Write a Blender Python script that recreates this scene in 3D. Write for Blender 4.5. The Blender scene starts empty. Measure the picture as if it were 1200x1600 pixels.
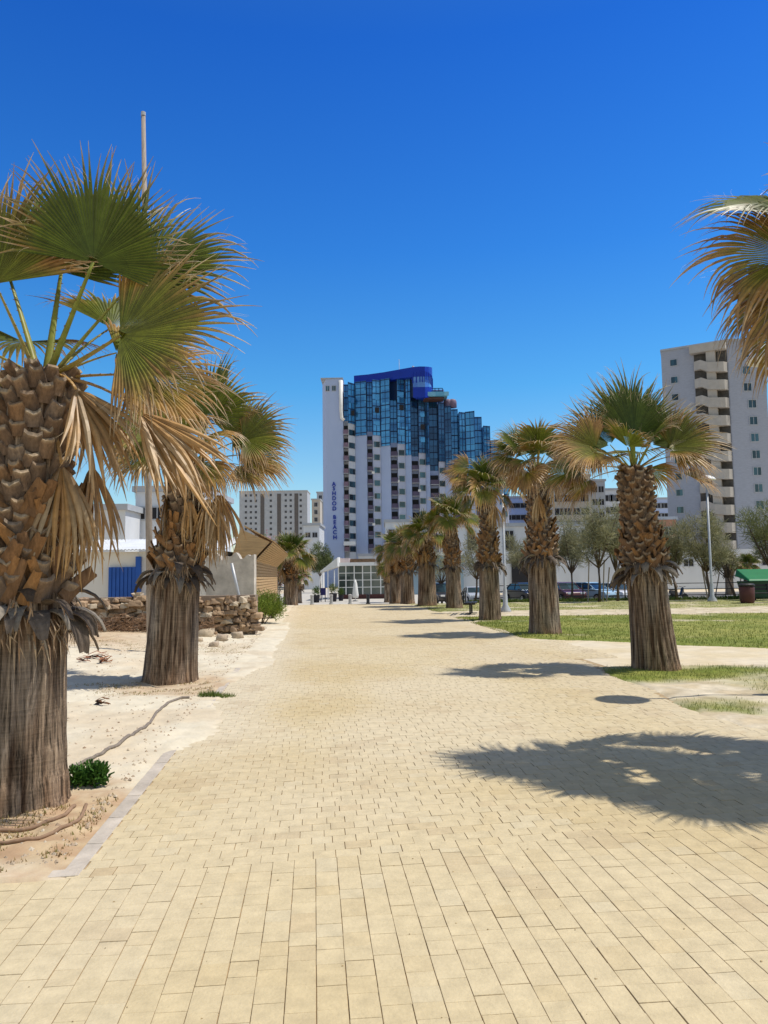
import bpy, math, random
from mathutils import Vector, Matrix, noise
R = math.radians
scene = bpy.context.scene
COL = scene.collection
# ------------------------------------------------------------------ camera
F = 1180.0; PITCH = R(4.70); ROLL = R(-0.8); EYE = 1.6
CAMR = Matrix.Rotation(math.pi/2 + PITCH, 3, 'X') @ Matrix.Rotation(ROLL, 3, 'Z')
CAMP = Vector((0, 0, EYE))
cam = bpy.data.cameras.new('camera'); camo = bpy.data.objects.new('camera', cam); COL.objects.link(camo)
camo.matrix_world = Matrix.Translation(CAMP) @ CAMR.to_4x4()
cam.sensor_fit = 'VERTICAL'; cam.sensor_height = 36; cam.lens = F/1600*36
cam.clip_start = 0.05; cam.clip_end = 3000
scene.camera = camo

def ray(px, py): return CAMR @ Vector(((px-600)/F, -(py-800)/F, -1))
def at(px, py, Y):
    d = ray(px, py); return CAMP + d*(Y/d.y)
def gz(Y):
    t = min(max((Y-36)/40, 0), 1); return -1.2*t*t*(3-2*t)
def ground(px, py):
    d = ray(px, py); Y = -EYE/d.z*d.y if d.z < 0 else 500
    for _ in range(40):
        Y = 0.5*Y + 0.5*((gz(Y)-EYE)/d.z*d.y)
    p = CAMP + d*(Y/d.y); return p
PA = math.atan2(110, 1180); CA, SA = math.cos(PA), math.sin(PA)
def P2W(x, y): return (x*CA - y*SA, x*SA + y*CA)
def W2P(x, y): return (x*CA + y*SA, -x*SA + y*CA)
def fbm(x, y, z=0, o=4): return noise.fractal(Vector((x, y, z)), 1.0, 2.0, o)
def sst(a, b, x):
    t = min(max((x-a)/(b-a), 0), 1); return t*t*(3-2*t)
def lerp(a, b, t): return a+(b-a)*t
def mixc(a, b, t): return tuple(lerp(a[i], b[i], t) for i in range(3))

# ------------------------------------------------------------------ materials
def newmat(name):
    m = bpy.data.materials.new(name); m.use_nodes = True
    nt = m.node_tree; return m, nt, nt.nodes['Principled BSDF']
def mat(name, c, rough=0.8, var=0.25, scale=3.0, bump=0.0, bscale=None, spec=0.3, metal=0.0, stretch=(1,1,1), c2=None):
    m, nt, b = newmat(name); N = nt.nodes; Lk = nt.links
    b.inputs['Roughness'].default_value = rough; b.inputs['Specular IOR Level'].default_value = spec; b.inputs['Metallic'].default_value = metal
    tc = N.new('ShaderNodeTexCoord'); mp = N.new('ShaderNodeMapping'); mp.inputs['Scale'].default_value = stretch
    Lk.new(tc.outputs['Object'], mp.inputs[0])
    nz = N.new('ShaderNodeTexNoise'); nz.inputs['Scale'].default_value = scale; nz.inputs['Detail'].default_value = 6; nz.inputs['Roughness'].default_value = .65
    Lk.new(mp.outputs[0], nz.inputs[0])
    rp = N.new('ShaderNodeValToRGB'); rp.color_ramp.elements[0].position = .3; rp.color_ramp.elements[1].position = .7
    lo = tuple(v*(1-var) for v in c) if c2 is None else c2
    rp.color_ramp.elements[0].color = (*lo, 1)
    hi = tuple(min(v*(1+var*.6), 1) for v in c) if c2 is None else c
    rp.color_ramp.elements[1].color = (*hi, 1)
    Lk.new(nz.outputs[0], rp.inputs[0]); Lk.new(rp.outputs[0], b.inputs['Base Color'])
    if bump:
        n2 = N.new('ShaderNodeTexNoise'); n2.inputs['Scale'].default_value = bscale or scale*4; n2.inputs['Detail'].default_value = 5
        Lk.new(mp.outputs[0], n2.inputs[0])
        bp = N.new('ShaderNodeBump'); bp.inputs['Strength'].default_value = bump; bp.inputs['Distance'].default_value = .02
        Lk.new(n2.outputs[0], bp.inputs['Height']); Lk.new(bp.outputs[0], b.inputs['Normal'])
    return m
def attrmat(name, rough=.6, spec=.3, transl=0.0, nscale=8.0, namt=.35, bump=.3, bscale=40, stretch=(1,1,1)):
    m, nt, b = newmat(name); N = nt.nodes; Lk = nt.links
    b.inputs['Roughness'].default_value = rough; b.inputs['Specular IOR Level'].default_value = spec
    a = N.new('ShaderNodeAttribute'); a.attribute_name = 'col'
    tc = N.new('ShaderNodeTexCoord'); mp = N.new('ShaderNodeMapping'); mp.inputs['Scale'].default_value = stretch
    Lk.new(tc.outputs['Object'], mp.inputs[0])
    nz = N.new('ShaderNodeTexNoise'); nz.inputs['Scale'].default_value = nscale; nz.inputs['Detail'].default_value = 6; nz.inputs['Roughness'].default_value = .7
    Lk.new(mp.outputs[0], nz.inputs[0])
    mr = N.new('ShaderNodeMapRange'); mr.inputs[1].default_value = .3; mr.inputs[2].default_value = .7
    mr.inputs[3].default_value = 1-namt; mr.inputs[4].default_value = 1+namt*.7
    Lk.new(nz.outputs[0], mr.inputs[0])
    mx = N.new('ShaderNodeVectorMath'); mx.operation = 'SCALE'
    Lk.new(a.outputs['Color'], mx.inputs[0]); Lk.new(mr.outputs[0], mx.inputs['Scale'])
    Lk.new(mx.outputs[0], b.inputs['Base Color'])
    if bump:
        n2 = N.new('ShaderNodeTexNoise'); n2.inputs['Scale'].default_value = bscale; n2.inputs['Detail'].default_value = 5
        Lk.new(mp.outputs[0], n2.inputs[0])
        bp = N.new('ShaderNodeBump'); bp.inputs['Strength'].default_value = bump; bp.inputs['Distance'].default_value = .01
        Lk.new(n2.outputs[0], bp.inputs['Height']); Lk.new(bp.outputs[0], b.inputs['Normal'])
    if transl:
        t = N.new('ShaderNodeBsdfTranslucent'); Lk.new(mx.outputs[0], t.inputs[0])
        ms = N.new('ShaderNodeMixShader'); ms.inputs[0].default_value = transl
        Lk.new(b.outputs[0], ms.inputs[1]); Lk.new(t.outputs[0], ms.inputs[2])
        Lk.new(ms.outputs[0], N['Material Output'].inputs[0])
    return m
MF = attrmat('frond_leaf', .45, .4, .2, 14, .3, 0)
MB_ = attrmat('frond_base', .85, .15, 0, 7, .4, .5, 25, (6, 6, 1.2))
MP = attrmat('paver', .82, .25, 0, 9, .16, .35, 60)
MLAWN = attrmat('lawn_ground', .95, .1, 0, 3, .3, .8, 30)
MGRASS = attrmat('grass_blade', .6, .2, .3, 3, .2, 0)
MTREE = attrmat('tree_leaf', .65, .2, .25, 2, .25, 0)
MSAND = attrmat('sand', .95, .08, 0, 3.5, .13, .7, 22)
MROCK = attrmat('rock', .9, .15, 0, 6, .3, .8, 14)
# bark with vertical fissures and faint rings
def bark():
    m, nt, b = newmat('palm_bark'); N = nt.nodes; Lk = nt.links
    b.inputs['Roughness'].default_value = .9; b.inputs['Specular IOR Level'].default_value = .15
    a = N.new('ShaderNodeAttribute'); a.attribute_name = 'col'
    tc = N.new('ShaderNodeTexCoord')
    mp = N.new('ShaderNodeMapping'); mp.inputs['Scale'].default_value = (46, 46, 1.9); Lk.new(tc.outputs['Object'], mp.inputs[0])
    n1 = N.new('ShaderNodeTexNoise'); n1.inputs['Scale'].default_value = 1; n1.inputs['Detail'].default_value = 7; n1.inputs['Roughness'].default_value = .7; Lk.new(mp.outputs[0], n1.inputs[0])
    mp2 = N.new('ShaderNodeMapping'); mp2.inputs['Scale'].default_value = (5, 5, 70); Lk.new(tc.outputs['Object'], mp2.inputs[0])
    n2 = N.new('ShaderNodeTexNoise'); n2.inputs['Scale'].default_value = 1; n2.inputs['Detail'].default_value = 4; Lk.new(mp2.outputs[0], n2.inputs[0])
    ad = N.new('ShaderNodeMath'); ad.operation = 'MULTIPLY_ADD'; ad.inputs[1].default_value = .14
    Lk.new(n2.outputs[0], ad.inputs[0]); Lk.new(n1.outputs[0], ad.inputs[2])
    mr = N.new('ShaderNodeMapRange'); mr.inputs[1].default_value = .44; mr.inputs[2].default_value = .70; mr.inputs[3].default_value = .22; mr.inputs[4].default_value = 1.75
    Lk.new(ad.outputs[0], mr.inputs[0])
    mx = N.new('ShaderNodeVectorMath'); mx.operation = 'SCALE'; Lk.new(a.outputs['Color'], mx.inputs[0]); Lk.new(mr.outputs[0], mx.inputs['Scale'])
    Lk.new(mx.outputs[0], b.inputs['Base Color'])
    bp = N.new('ShaderNodeBump'); bp.inputs['Strength'].default_value = .9; bp.inputs['Distance'].default_value = .03
    Lk.new(ad.outputs[0], bp.inputs['Height']); Lk.new(bp.outputs[0], b.inputs['Normal'])
    return m
MBARK = bark()
def glassmat(name, c, c2, rough=.08, cell=(2.0, 2.0, 1.45)):
    m, nt, b = newmat(name); N = nt.nodes; Lk = nt.links
    tc = N.new('ShaderNodeTexCoord'); mp = N.new('ShaderNodeVectorMath'); mp.operation = 'DIVIDE'; mp.inputs[1].default_value = cell
    fl = N.new('ShaderNodeVectorMath'); fl.operation = 'FLOOR'
    Lk.new(tc.outputs['Object'], mp.inputs[0]); Lk.new(mp.outputs[0], fl.inputs[0])
    wn = N.new('ShaderNodeTexWhiteNoise'); Lk.new(fl.outputs[0], wn.inputs[0])
    rp = N.new('ShaderNodeValToRGB'); rp.color_ramp.elements[0].color = (*c, 1); rp.color_ramp.elements[1].color = (*c2, 1)
    Lk.new(wn.outputs[0], rp.inputs[0]); Lk.new(rp.outputs[0], b.inputs['Base Color'])
    b.inputs['Roughness'].default_value = rough; b.inputs['Specular IOR Level'].default_value = .6
    b.inputs['Metallic'].default_value = .35
    return m
MGLASS = glassmat('curtain_glass', (.03, .16, .38), (.08, .34, .64))
MGLASS2 = glassmat('dark_curtain_glass', (.012, .055, .14), (.035, .15, .32))
MWIN = glassmat('window_glass', (.01, .02, .03), (.05, .13, .18), .12, (3, 3, 3))
MPAV = glassmat('pavilion_glass', (.03, .05, .05), (.16, .20, .20), .1, (1.4, 1.4, 1.3))
MMULL = mat('mullion_blue', (.008, .03, .10), .5, .1)
MROY = mat('royal_blue_panel', (.002, .03, .36), .45, .12, .5)
MWALLB = mat('hotel_shade_render', (.42, .51, .74), .9, .08, .25, c2=(.37, .46, .68), stretch=(1, 1, .3))  # bluish shade of the hotel walls is put into this colour
MWALLB2 = mat('hotel_lit_render', (.50, .55, .70), .9, .1, .3, stretch=(1, 1, .4))  # paler copy: light on the sun-turned window strips put into the colour
MWALLW = mat('white_render', (.62, .65, .70), .9, .12, .4, stretch=(1, 1, .4))
MWALLG = mat('grey_render', (.40, .43, .48), .9, .12, .6)
MSTONE = mat('stone_cladding', (.36, .39, .47), .85, .15, 1.6, stretch=(1, 1, 6))
MBEIGE = mat('beige_render', (.46, .43, .39), .9, .12, .8)
MDARK = mat('dark_recess', (.02, .02, .025), .6, .2)
MRAIL = mat('purple_railing', (.20, .14, .20), .6, .3, 2)
MRAIL2 = mat('plum_railing', (.09, .075, .13), .6, .3, 2)
MWHITE = mat('white_paint', (.75, .75, .74), .5, .08, 2)
MGALV = mat('galvanised', (.48, .49, .50), .45, .15, 5, metal=.3)
MBLACK = mat('black_metal', (.025, .025, .028), .5, .2, 8)
MCONC = mat('concrete', (.42, .40, .37), .9, .18, 4, .4)
MKERB = mat('kerb_stone', (.50, .44, .37), .9, .3, 3, .6)
MASPH = mat('asphalt', (.16, .155, .15), .95, .2, 2, .4, 30)
MWOOD = mat('slat_wood', (.50, .34, .18), .8, .25, 2, .3, stretch=(1, 1, 9))
MPOLE = mat('weathered_pole', (.34, .29, .25), .85, .35, 6, .4, stretch=(4, 4, .6))
MBLUE = mat('blue_sheet', (.02, .10, .42), .55, .2, 1.5)
MTIN = mat('corrugated_tin', (.62, .64, .66), .5, .15, 2)
MHOSE = mat('dusty_hose', (.24, .20, .165), .8, .35, 18)
MHOSE2 = mat('brown_hose', (.30, .19, .12), .85, .3, 14)
MGREEN = mat('green_plastic', (.01, .17, .06), .5, .15, 2)
MMAROON = mat('maroon_bin', (.10, .035, .03), .6, .2, 4)
MRUB = mat('tyre_rubber', (.02, .02, .02), .8, .2)
MRIM = mat('alloy_rim', (.5, .5, .52), .35, .1, metal=.7)
MLAMP = mat('headlight_lens', (.75, .77, .78), .15, .05)
MPLANT = mat('planter_black', (.02, .02, .03), .6, .2)
MCANV = mat('canvas', (.72, .71, .67), .85, .08, 1.5)
MORANGE = mat('terracotta', (.42, .22, .14), .85, .2, 2)

# ------------------------------------------------------------------ object helpers
def link(o, parent=None):
    COL.objects.link(o)
    if parent is not None: o.parent = parent
    return o
def wloc(o):
    v = Vector((0, 0, 0))
    while o is not None: v += o.location; o = o.parent
    return v
def empty(name, loc, label, cat, group=None, rz=0):
    o = bpy.data.objects.new(name, None); o.location = loc; o.rotation_euler = (0, 0, rz); o.empty_display_size = .2
    link(o); return tag(o, label, cat, group)
def tag(o, label=None, cat=None, group=None, kind=None):
    if label: o['label'] = label
    if cat: o['category'] = cat
    if group: o['group'] = group
    if kind: o['kind'] = kind
    return o
def copy_tree(o, parent=None):
    c = o.copy(); COL.objects.link(c); c.parent = parent
    for ch in list(o.children): copy_tree(ch, c)
    return c
class MB:
    def __init__(s): s.v = []; s.f = []; s.c = []; s.m = []; s.cur = (.5, .5, .5); s.mi = 0
    def vert(s, p, c=None): s.v.append(tuple(p)); s.c.append(c or s.cur); return len(s.v)-1
    def face(s, *i): s.f.append(i); s.m.append(s.mi)
    def quad(s, a, b, c, d, col=None):
        i = [s.vert(p, col) for p in (a, b, c, d)]; s.face(*i)
    def hexa(s, p, col=None):   # 8 pts: bottom 4 ccw, top 4
        i = [s.vert(q, col) for q in p]
        for f in ((3,2,1,0),(4,5,6,7),(0,1,5,4),(1,2,6,5),(2,3,7,6),(3,0,4,7)): s.face(*[i[k] for k in f])
    def box(s, x0, x1, y0, y1, z0, z1, col=None):
        s.hexa([(x0,y0,z0),(x1,y0,z0),(x1,y1,z0),(x0,y1,z0),(x0,y0,z1),(x1,y0,z1),(x1,y1,z1),(x0,y1,z1)], col)
    def prism(s, poly, z0, z1, col=None):   # plan polygon ccw; z may be lists
        n = len(poly); Z0 = z0 if isinstance(z0, (list, tuple)) else [z0]*n; Z1 = z1 if isinstance(z1, (list, tuple)) else [z1]*n
        a = [s.vert((poly[k][0], poly[k][1], Z0[k]), col) for k in range(n)]; b = [s.vert((poly[k][0], poly[k][1], Z1[k]), col) for k in range(n)]
        s.face(*a[::-1]); s.face(*b)
        for k in range(n): s.face(a[k], a[(k+1)%n], b[(k+1)%n], b[k])
    def extr(s, prof, dx, col=None):  # closed 3d profile extruded by vector
        n = len(prof); a = [s.vert(p, col) for p in prof]; b = [s.vert((p[0]+dx[0], p[1]+dx[1], p[2]+dx[2]), col) for p in prof]
        s.face(*a[::-1]); s.face(*b)
        for k in range(n): s.face(a[k], a[(k+1)%n], b[(k+1)%n], b[k])
    def tube(s, pts, rad, n=8, col=None, flat=1.0, cap=True):
        pts = [Vector(p) for p in pts]; rings = []
        for k, p in enumerate(pts):
            t = (pts[min(k+1, len(pts)-1)] - pts[max(k-1, 0)]).normalized()
            u = t.cross(Vector((0, 0, 1)))
            if u.length < 1e-3: u = Vector((1, 0, 0))
            u.normalize(); w = u.cross(t)
            r = rad[k] if isinstance(rad, (list, tuple)) else rad
            c = col[k] if isinstance(col, list) else col
            rings.append([s.vert(p + u*r*math.cos(2*math.pi*j/n) + w*r*flat*math.sin(2*math.pi*j/n), c) for j in range(n)])
        for k in range(len(rings)-1):
            for j in range(n): s.face(rings[k][j], rings[k][(j+1)%n], rings[k+1][(j+1)%n], rings[k+1][j])
        if cap: s.face(*rings[0][::-1]); s.face(*rings[-1])
    def lathe(s, prof, c=(0,0,0), n=20, col=None):
        rings = [[s.vert((c[0]+r*math.cos(2*math.pi*j/n), c[1]+r*math.sin(2*math.pi*j/n), c[2]+z), col) for j in range(n)] for r, z in prof]
        for k in range(len(rings)-1):
            for j in range(n): s.face(rings[k][j], rings[k][(j+1)%n], rings[k+1][(j+1)%n], rings[k+1][j])
        s.face(*rings[0][::-1]); s.face(*rings[-1])
    def build(s, name, mats, parent=None, smooth=False, local=False, bevel=0, loc=None):
        if not isinstance(mats, (list, tuple)): mats = [mats]
        off = Vector((0, 0, 0)) if (local or parent is None) else wloc(parent)
        if loc is not None: off = Vector(loc)
        me = bpy.data.meshes.new(name)
        vs = s.v if off.length == 0 else [(a-off.x, b-off.y, c-off.z) for a, b, c in s.v]
        me.from_pydata(vs, [], s.f)
        for m in mats: me.materials.append(m)
        if len(mats) > 1: me.polygons.foreach_set('material_index', s.m)
        at_ = me.color_attributes.new('col', 'FLOAT_COLOR', 'POINT')
        flat = []
        for c in s.c: flat.extend((c[0], c[1], c[2], 1))
        at_.data.foreach_set('color', flat)
        if smooth: me.polygons.foreach_set('use_smooth', [True]*len(me.polygons))
        me.update()
        o = bpy.data.objects.new(name, me); link(o, parent)
        if loc is not None: o.location = loc
        if bevel:
            b = o.modifiers.new('bevel', 'BEVEL'); b.width = bevel; b.segments = 2; b.limit_method = 'ANGLE'
        return o

# ------------------------------------------------------------------ world, sun
SUN_EL = R(63)
SUN_AZ = Vector((1, 0.06, 0)).normalized()
sd = SUN_AZ*math.cos(SUN_EL) + Vector((0, 0, math.sin(SUN_EL)))
sl = bpy.data.lights.new('sun', 'SUN'); sl.energy = 4.3; sl.angle = R(.53); sl.color = (1, .95, .86)
so = bpy.data.objects.new('sun', sl); so.rotation_euler = sd.to_track_quat('Z', 'Y').to_euler(); so.location = (20, 0, 60); link(so)
w = bpy.data.worlds.new('World'); scene.world = w; w.use_nodes = True; nt = w.node_tree
bg = nt.nodes['Background']; sky = nt.nodes.new('ShaderNodeTexSky'); sky.sky_type = 'NISHITA'; sky.sun_disc = False
sky.sun_elevation = SUN_EL; sky.sun_rotation = R(90)-math.atan2(SUN_AZ.y, SUN_AZ.x); sky.air_density = 1.15; sky.dust_density = .25; sky.ozone_density = 3.5
# grade: deeper blue within view; warm overhead tint added to cut blue fill in shadows
tc = nt.nodes.new('ShaderNodeTexCoord'); sx = nt.nodes.new('ShaderNodeSeparateXYZ'); nt.links.new(tc.outputs['Generated'], sx.inputs[0])
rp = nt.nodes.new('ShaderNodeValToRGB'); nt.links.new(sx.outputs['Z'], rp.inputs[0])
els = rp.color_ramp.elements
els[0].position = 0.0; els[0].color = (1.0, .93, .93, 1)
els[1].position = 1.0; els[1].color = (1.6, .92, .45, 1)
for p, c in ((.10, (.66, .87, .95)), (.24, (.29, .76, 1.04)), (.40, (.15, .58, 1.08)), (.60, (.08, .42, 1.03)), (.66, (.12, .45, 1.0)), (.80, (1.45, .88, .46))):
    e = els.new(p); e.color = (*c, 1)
mm = nt.nodes.new('ShaderNodeMix'); mm.data_type = 'RGBA'; mm.blend_type = 'MULTIPLY'; mm.inputs[0].default_value = 1
# unseen sky behind the viewer: warm tint added to neutralise the fill light
fill_k = nt.nodes.new('ShaderNodeMapRange'); fill_k.inputs[1].default_value = .05; fill_k.inputs[2].default_value = -.45; nt.links.new(sx.outputs['Y'], fill_k.inputs[0])
fill_mix = nt.nodes.new('ShaderNodeMix'); fill_mix.data_type = 'RGBA'; nt.links.new(fill_k.outputs[0], fill_mix.inputs[0]); nt.links.new(rp.outputs[0], fill_mix.inputs[6]); fill_mix.inputs[7].default_value = (1.15, .98, .80, 1)
nt.links.new(sky.outputs[0], mm.inputs[6]); nt.links.new(fill_mix.outputs[2], mm.inputs[7]); nt.links.new(mm.outputs[2], bg.inputs[0])
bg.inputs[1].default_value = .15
vs = scene.view_settings; vs.view_transform = 'Standard'; vs.look = 'None'; vs.gamma = 1; vs.exposure = 0.0

# ------------------------------------------------------------------ ground sheets
def gcol(x, y):
    return mixc((.62, .53, .40), (.56, .47, .34), sst(-.3, .4, fbm(x*.15, y*.15)))
g = MB()
xs = [-900, -300, -100, -50, -30, -20] + [-15+2*i for i in range(28)] + [50, 100, 300, 900]
ys = [-30, -10] + list(range(0, 110, 2)) + [150, 250, 500, 1500]
idx = [[g.vert((x, y, gz(y)-.035), gcol(x, y)) for x in xs] for y in ys]
for a in range(len(ys)-1):
    for b in range(len(xs)-1): g.face(idx[a][b], idx[a][b+1], idx[a+1][b+1], idx[a+1][b])
tag(g.build('ground', MSAND, smooth=True), kind='structure')

# paving joints bed
def sheet(name, m, pts_fn, nu, nv, zoff, colf=None):
    s = MB(); ids = []
    for a in range(nv+1):
        row = []
        for b in range(nu+1):
            x, y = pts_fn(b/nu, a/nv)
            z = zoff(x, y) if callable(zoff) else gz(y)+zoff
            row.append(s.vert((x, y, z), colf(x, y) if colf else None))
        ids.append(row)
    for a in range(nv):
        for b in range(nu): s.face(ids[a][b], ids[a][b+1], ids[a+1][b+1], ids[a+1][b])
    o = s.build(name, m, smooth=True); tag(o, kind='structure'); return o
MJOINT = mat('joint_sand', (.44, .32, .18), .95, .35, 6)
sheet('joint_bed', MJOINT, lambda u, v: P2W(lerp(-6, 8, u), lerp(.3, 4.5, v)), 6, 8, -.0065)
sheet('joint_bed', MJOINT, lambda u, v: P2W(lerp(-1.36, 5.0, u), lerp(4.5, 66, v)), 6, 120, -.0065)

def right_edge(y):    # right limit of the paving, path frame
    if y < 13.2: return 4.36 + .10*math.sin(y*2.1) + (.30*sst(9, 12, y))
    if y < 17: return 5.6
    return 5.15 + .12*math.sin(y*1.3) - .2*sst(30, 45, y)
rng = random.Random(5)
pv = MB()
def paver(x0, x1, y0, y1):
    gx = .0019 if not paver.near else .0018; gy = .0004 if not paver.near else .0008; cx, cy = (x0+x1)/2, (y0+y1)/2
    far = cy > 14
    n1 = fbm(cx*.35, cy*.35); n2 = rng.random()
    c = mixc((.535, .425, .24), (.585, .485, .305), sst(-.35, .4, n1)*.8 + n2*.18)
    if rng.random() < .08: c = mixc(c, (.50, .37, .18), .2)
    if rng.random() < .05: c = mixc(c, (.58, .51, .36), .3)
    dust = max(sst(-.1, .5, fbm(cx*.3+9, cy*.12+4))*.5, min(1, 1.25*sst(1.5+.5*fbm(cx, cy*.5), .0, cx+1.3))*sst(5.5, 8.5, cy), sst(1.2, 0, right_edge(cy)-cx)*.5)
    dust = max(dust, .4*sst(12, 30, cy))
    c = mixc(c, (.61, .525, .375), dust)
    st_ = sst(.30, .62, fbm(cx*1.7+20, cy*1.7, 5)); c = mixc(c, (.40, .29, .17), .28*st_)
    if rng.random() < .012: c = mixc(c, (.42, .28, .14), .2)
    h = rng.uniform(-.0015, .0012); tx = rng.uniform(-.006, .006); ty = rng.uniform(-.006, .006)
    j = lambda: rng.uniform(-.0007, .0007)
    if rng.random() < .45: gx *= rng.uniform(.2, .6)
    if rng.random() < .5: gy *= .3
    T = [(x0+gx, y0+gy), (x1-gx, y0+gy), (x1-gx, y1-gy), (x0+gx, y1-gy)]
    ch = .0015
    ins = [(a+(ch if a < cx else -ch), b+(ch if b < cy else -ch)) for a, b in T]
    def V(x, y, z, c):
        wx, wy = P2W(x, y + .085*x if not near else y); return pv.vert((wx, wy, gz(wy)+z), c)
    near = paver.near
    ti = [V(a+j(), b+j(), h+(a-cx)*tx+(b-cy)*ty, c) for a, b in ins]
    pv.face(*ti)
    dk = mixc(c, (.30, .19, .10), .4)
    to = [V(a+j(), b+j(), h-.0015, dk) for a, b in T]
    tb = [V(a, b, -.014, dk) for a, b in T]
    for k in range(4):
        k2 = (k+1) % 4
        pv.face(to[k], to[k2], ti[k2], ti[k]); pv.face(tb[k], tb[k2], to[k2], to[k])
W_ = .119
YB = 4.44
paver.near = True
x = -5.0
while x < 7.5:
    y = 1.2 + rng.random()*.15
    yend = YB + .085*(x+W_/2)
    while y < yend-.02:
        l = rng.choice((.11, .125, .125, .165, .19)); 
        if y+l > yend-.06: l = yend-y
        paver(x, x+W_, y, y+l); y += l
    x += W_
paver.near = False; ri = 0; LENS = [rng.choice((.125, .125, .15, .15, .18)) for _ in range(61)]
y = YB
while y < 66:
    wy = W_ if y < 34 else W_*2
    k = 1 if y < 34 else 2
    xl = -1.27; xr = right_edge(y)
    if y > 13: xl = -1.9
    ri += 1; x = xl - (.07 if ri % 2 else 0); ci = 0
    while x < xr:
        l = LENS[ci % len(LENS)]*k; ci += 1
        x1 = x+l+rng.uniform(-.007, .007)
        if x1 > xr+.08: x1 = x+max(xr-x, .06)
        paver(x, x1, y, y+wy); x = x1
    y += wy
tag(pv.build('brick_path', MP), kind='structure')

# kerb strip on the left (real small step)
kb = MB()
def kerbrun(a, b, wd, n):
    a = Vector(a); b = Vector(b); d = (b-a)/n; q = Vector((-d.y, d.x)).normalized()*wd
    for i in range(n):
        p0 = a+d*i+d.normalized()*.003; p1 = a+d*(i+1)-d.normalized()*.003; h = .004+rng.uniform(-.002, .002)
        P = [P2W(*p0), P2W(*p1), P2W(*(p1+q)), P2W(*(p0+q))]
        kb.hexa([(*p, gz(p[1])-.03) for p in P]+[(*p, gz(p[1])+h) for p in P])
kerbrun((-1.28, 4.36), (-1.28, 36), .10, 64)
kerbrun((-1.29, 4.355), (-1.85, 4.31), -.10, 2)
tag(kb.build('kerb_strip', MKERB, bevel=.003), kind='structure')

# sand on the left, drifting over the kerb
def sandz(x, y):
    px, py = W2P(x, y)
    e = -1.31 + .07*fbm(px*1.2, py*.8) + .07*fbm(px*7, py*5)*sst(6.5, 8, py) + .75*sst(6.6, 8.6, py)*(.45+.55*fbm(py*.22+3, 1.7)) + .20*sst(12, 15, py)
    d = e - px + .09*sst(6.8, 8, py)
    z = -.02 + .035*sst(-.04, .22, d) + .03*fbm(px*.8, py*.8)*sst(0, .8, d) + .020*fbm(px*5, py*5)*sst(0, .25, d) + .012*fbm(px*9, py*9)*sst(-.1, .05, d)*sst(.3, .15, d)
    z = min(z, .002) if (px > -1.45 and py < 6.6) else z
    z += .22*sst(1.2, 5, d)*sst(7, 12, py)
    # little earth dish round the near palm
    if py < 4.4: z = min(z, -.02) if py < 4.30 else z
    return gz(y) + z
def sandc(x, y):
    px, py = W2P(x, y)
    c = mixc((.655, .59, .46), (.60, .51, .375), sst(-.3, .4, fbm(px*.7, py*.7)))
    d = math.hypot(x+2.25, y-5.0)
    soil = sst(1.25, .55, d+.25*fbm(px*3, py*3))
    d2 = math.hypot(x+3.05, y-11.2)
    soil = max(soil, .75*sst(1.3, .6, d2+.4*fbm(px*2, py*2)))
    soil = max(soil, .8*sst(14.5, 17, y)*sst(-3, -5, px))
    c = mixc(c, mixc((.40, .25, .14), (.50, .37, .22), sst(-.3, .3, fbm(px*6, py*6))), soil*.85)
    return c
sheet('sand', MSAND, lambda u, v: P2W(lerp(-7.5, -.75, u), 4.29+(26-4.29)*v*v*.55+(26-4.29)*v*.45), 130, 330, sandz, sandc)
sheet('far_sand', MSAND, lambda u, v: P2W(lerp(-7.5, -1.1, u), lerp(26, 70, v)), 20, 90, lambda x, y: sandz(x, y)-.001, sandc)

# planting beds and lawn on the right
BED_SAND = (.62, .54, .40)
def green(x, y):
    px, py = W2P(x, y)
    n = fbm(px*.55+3, py*.55+1, 0, 5)
    if y < 13:
        a = sst(1.5, .6, math.hypot((x-4.5)/1.5, (y-11.8)/.75)+.5*n)
        b = sst(-.12, .3, n+.10)*sst(9.8, 8.6, y)
        c = .5*sst(.0, .4, n)*sst(5.2, 6.2, px)
        return max(a, b, c)
    if y < 27.5: return sst(-.95, -.3, n + .25*sst(26, 18, y))*.97
    if y < 31.5: return .12*sst(.1, .4, n)
    return sst(-.7, 0, n)*.75
def lawnc(x, y):
    gr = green(x, y); px, py = W2P(x, y)
    k = sst(-.35, .35, fbm(px*.35, py*.35+7)); k2 = sst(-.3, .3, fbm(px*2.5, py*2.5))
    gc = mixc((.15, .19, .03), (.31, .30, .08), k*.5+k2*.3)
    s = mixc(BED_SAND, (.52, .43, .29), k2)
    return mixc(s, gc, gr)
# bed with the two nearest palms
def bedz(x, y):
    px, py = W2P(x, y); e = min(px-right_edge(py)+.05, 12.9-y + .1*fbm(x*2, 3), 1)
    return -.02 + .035*sst(-.03, .15, e+.06*fbm(px*4, py*4)) + .02*fbm(px*1.5, py*1.5)*sst(0, .5, e)
sheet('planting_bed', MLAWN, lambda u, v: P2W(lerp(4.2, 14, u*u*.6+u*.4), lerp(2.0, 13.1, v)), 90, 160, bedz, lawnc)
def lawn_near(x): return max(14.0, 18.1-.72*(x-3.9)) + .25*fbm(x*.9, 2.2)
def lawnz(x, y):
    px, py = W2P(x, y); e = min(px-right_edge(max(py, 17.1))+.05, y-lawn_near(x), 1)
    return gz(y) - .02 + .04*sst(-.03, .2, e+.05*fbm(px*4, py*4)) + .02*fbm(px*.8, py*.8)*sst(0, .5, e)
sheet('lawn', MLAWN, lambda u, v: (lambda q: (q[0], q[1]))(P2W(lerp(4.9, 42, u*u*.75+u*.25), lerp(13.2, 41, v))), 150, 190, lawnz, lawnc)
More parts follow.
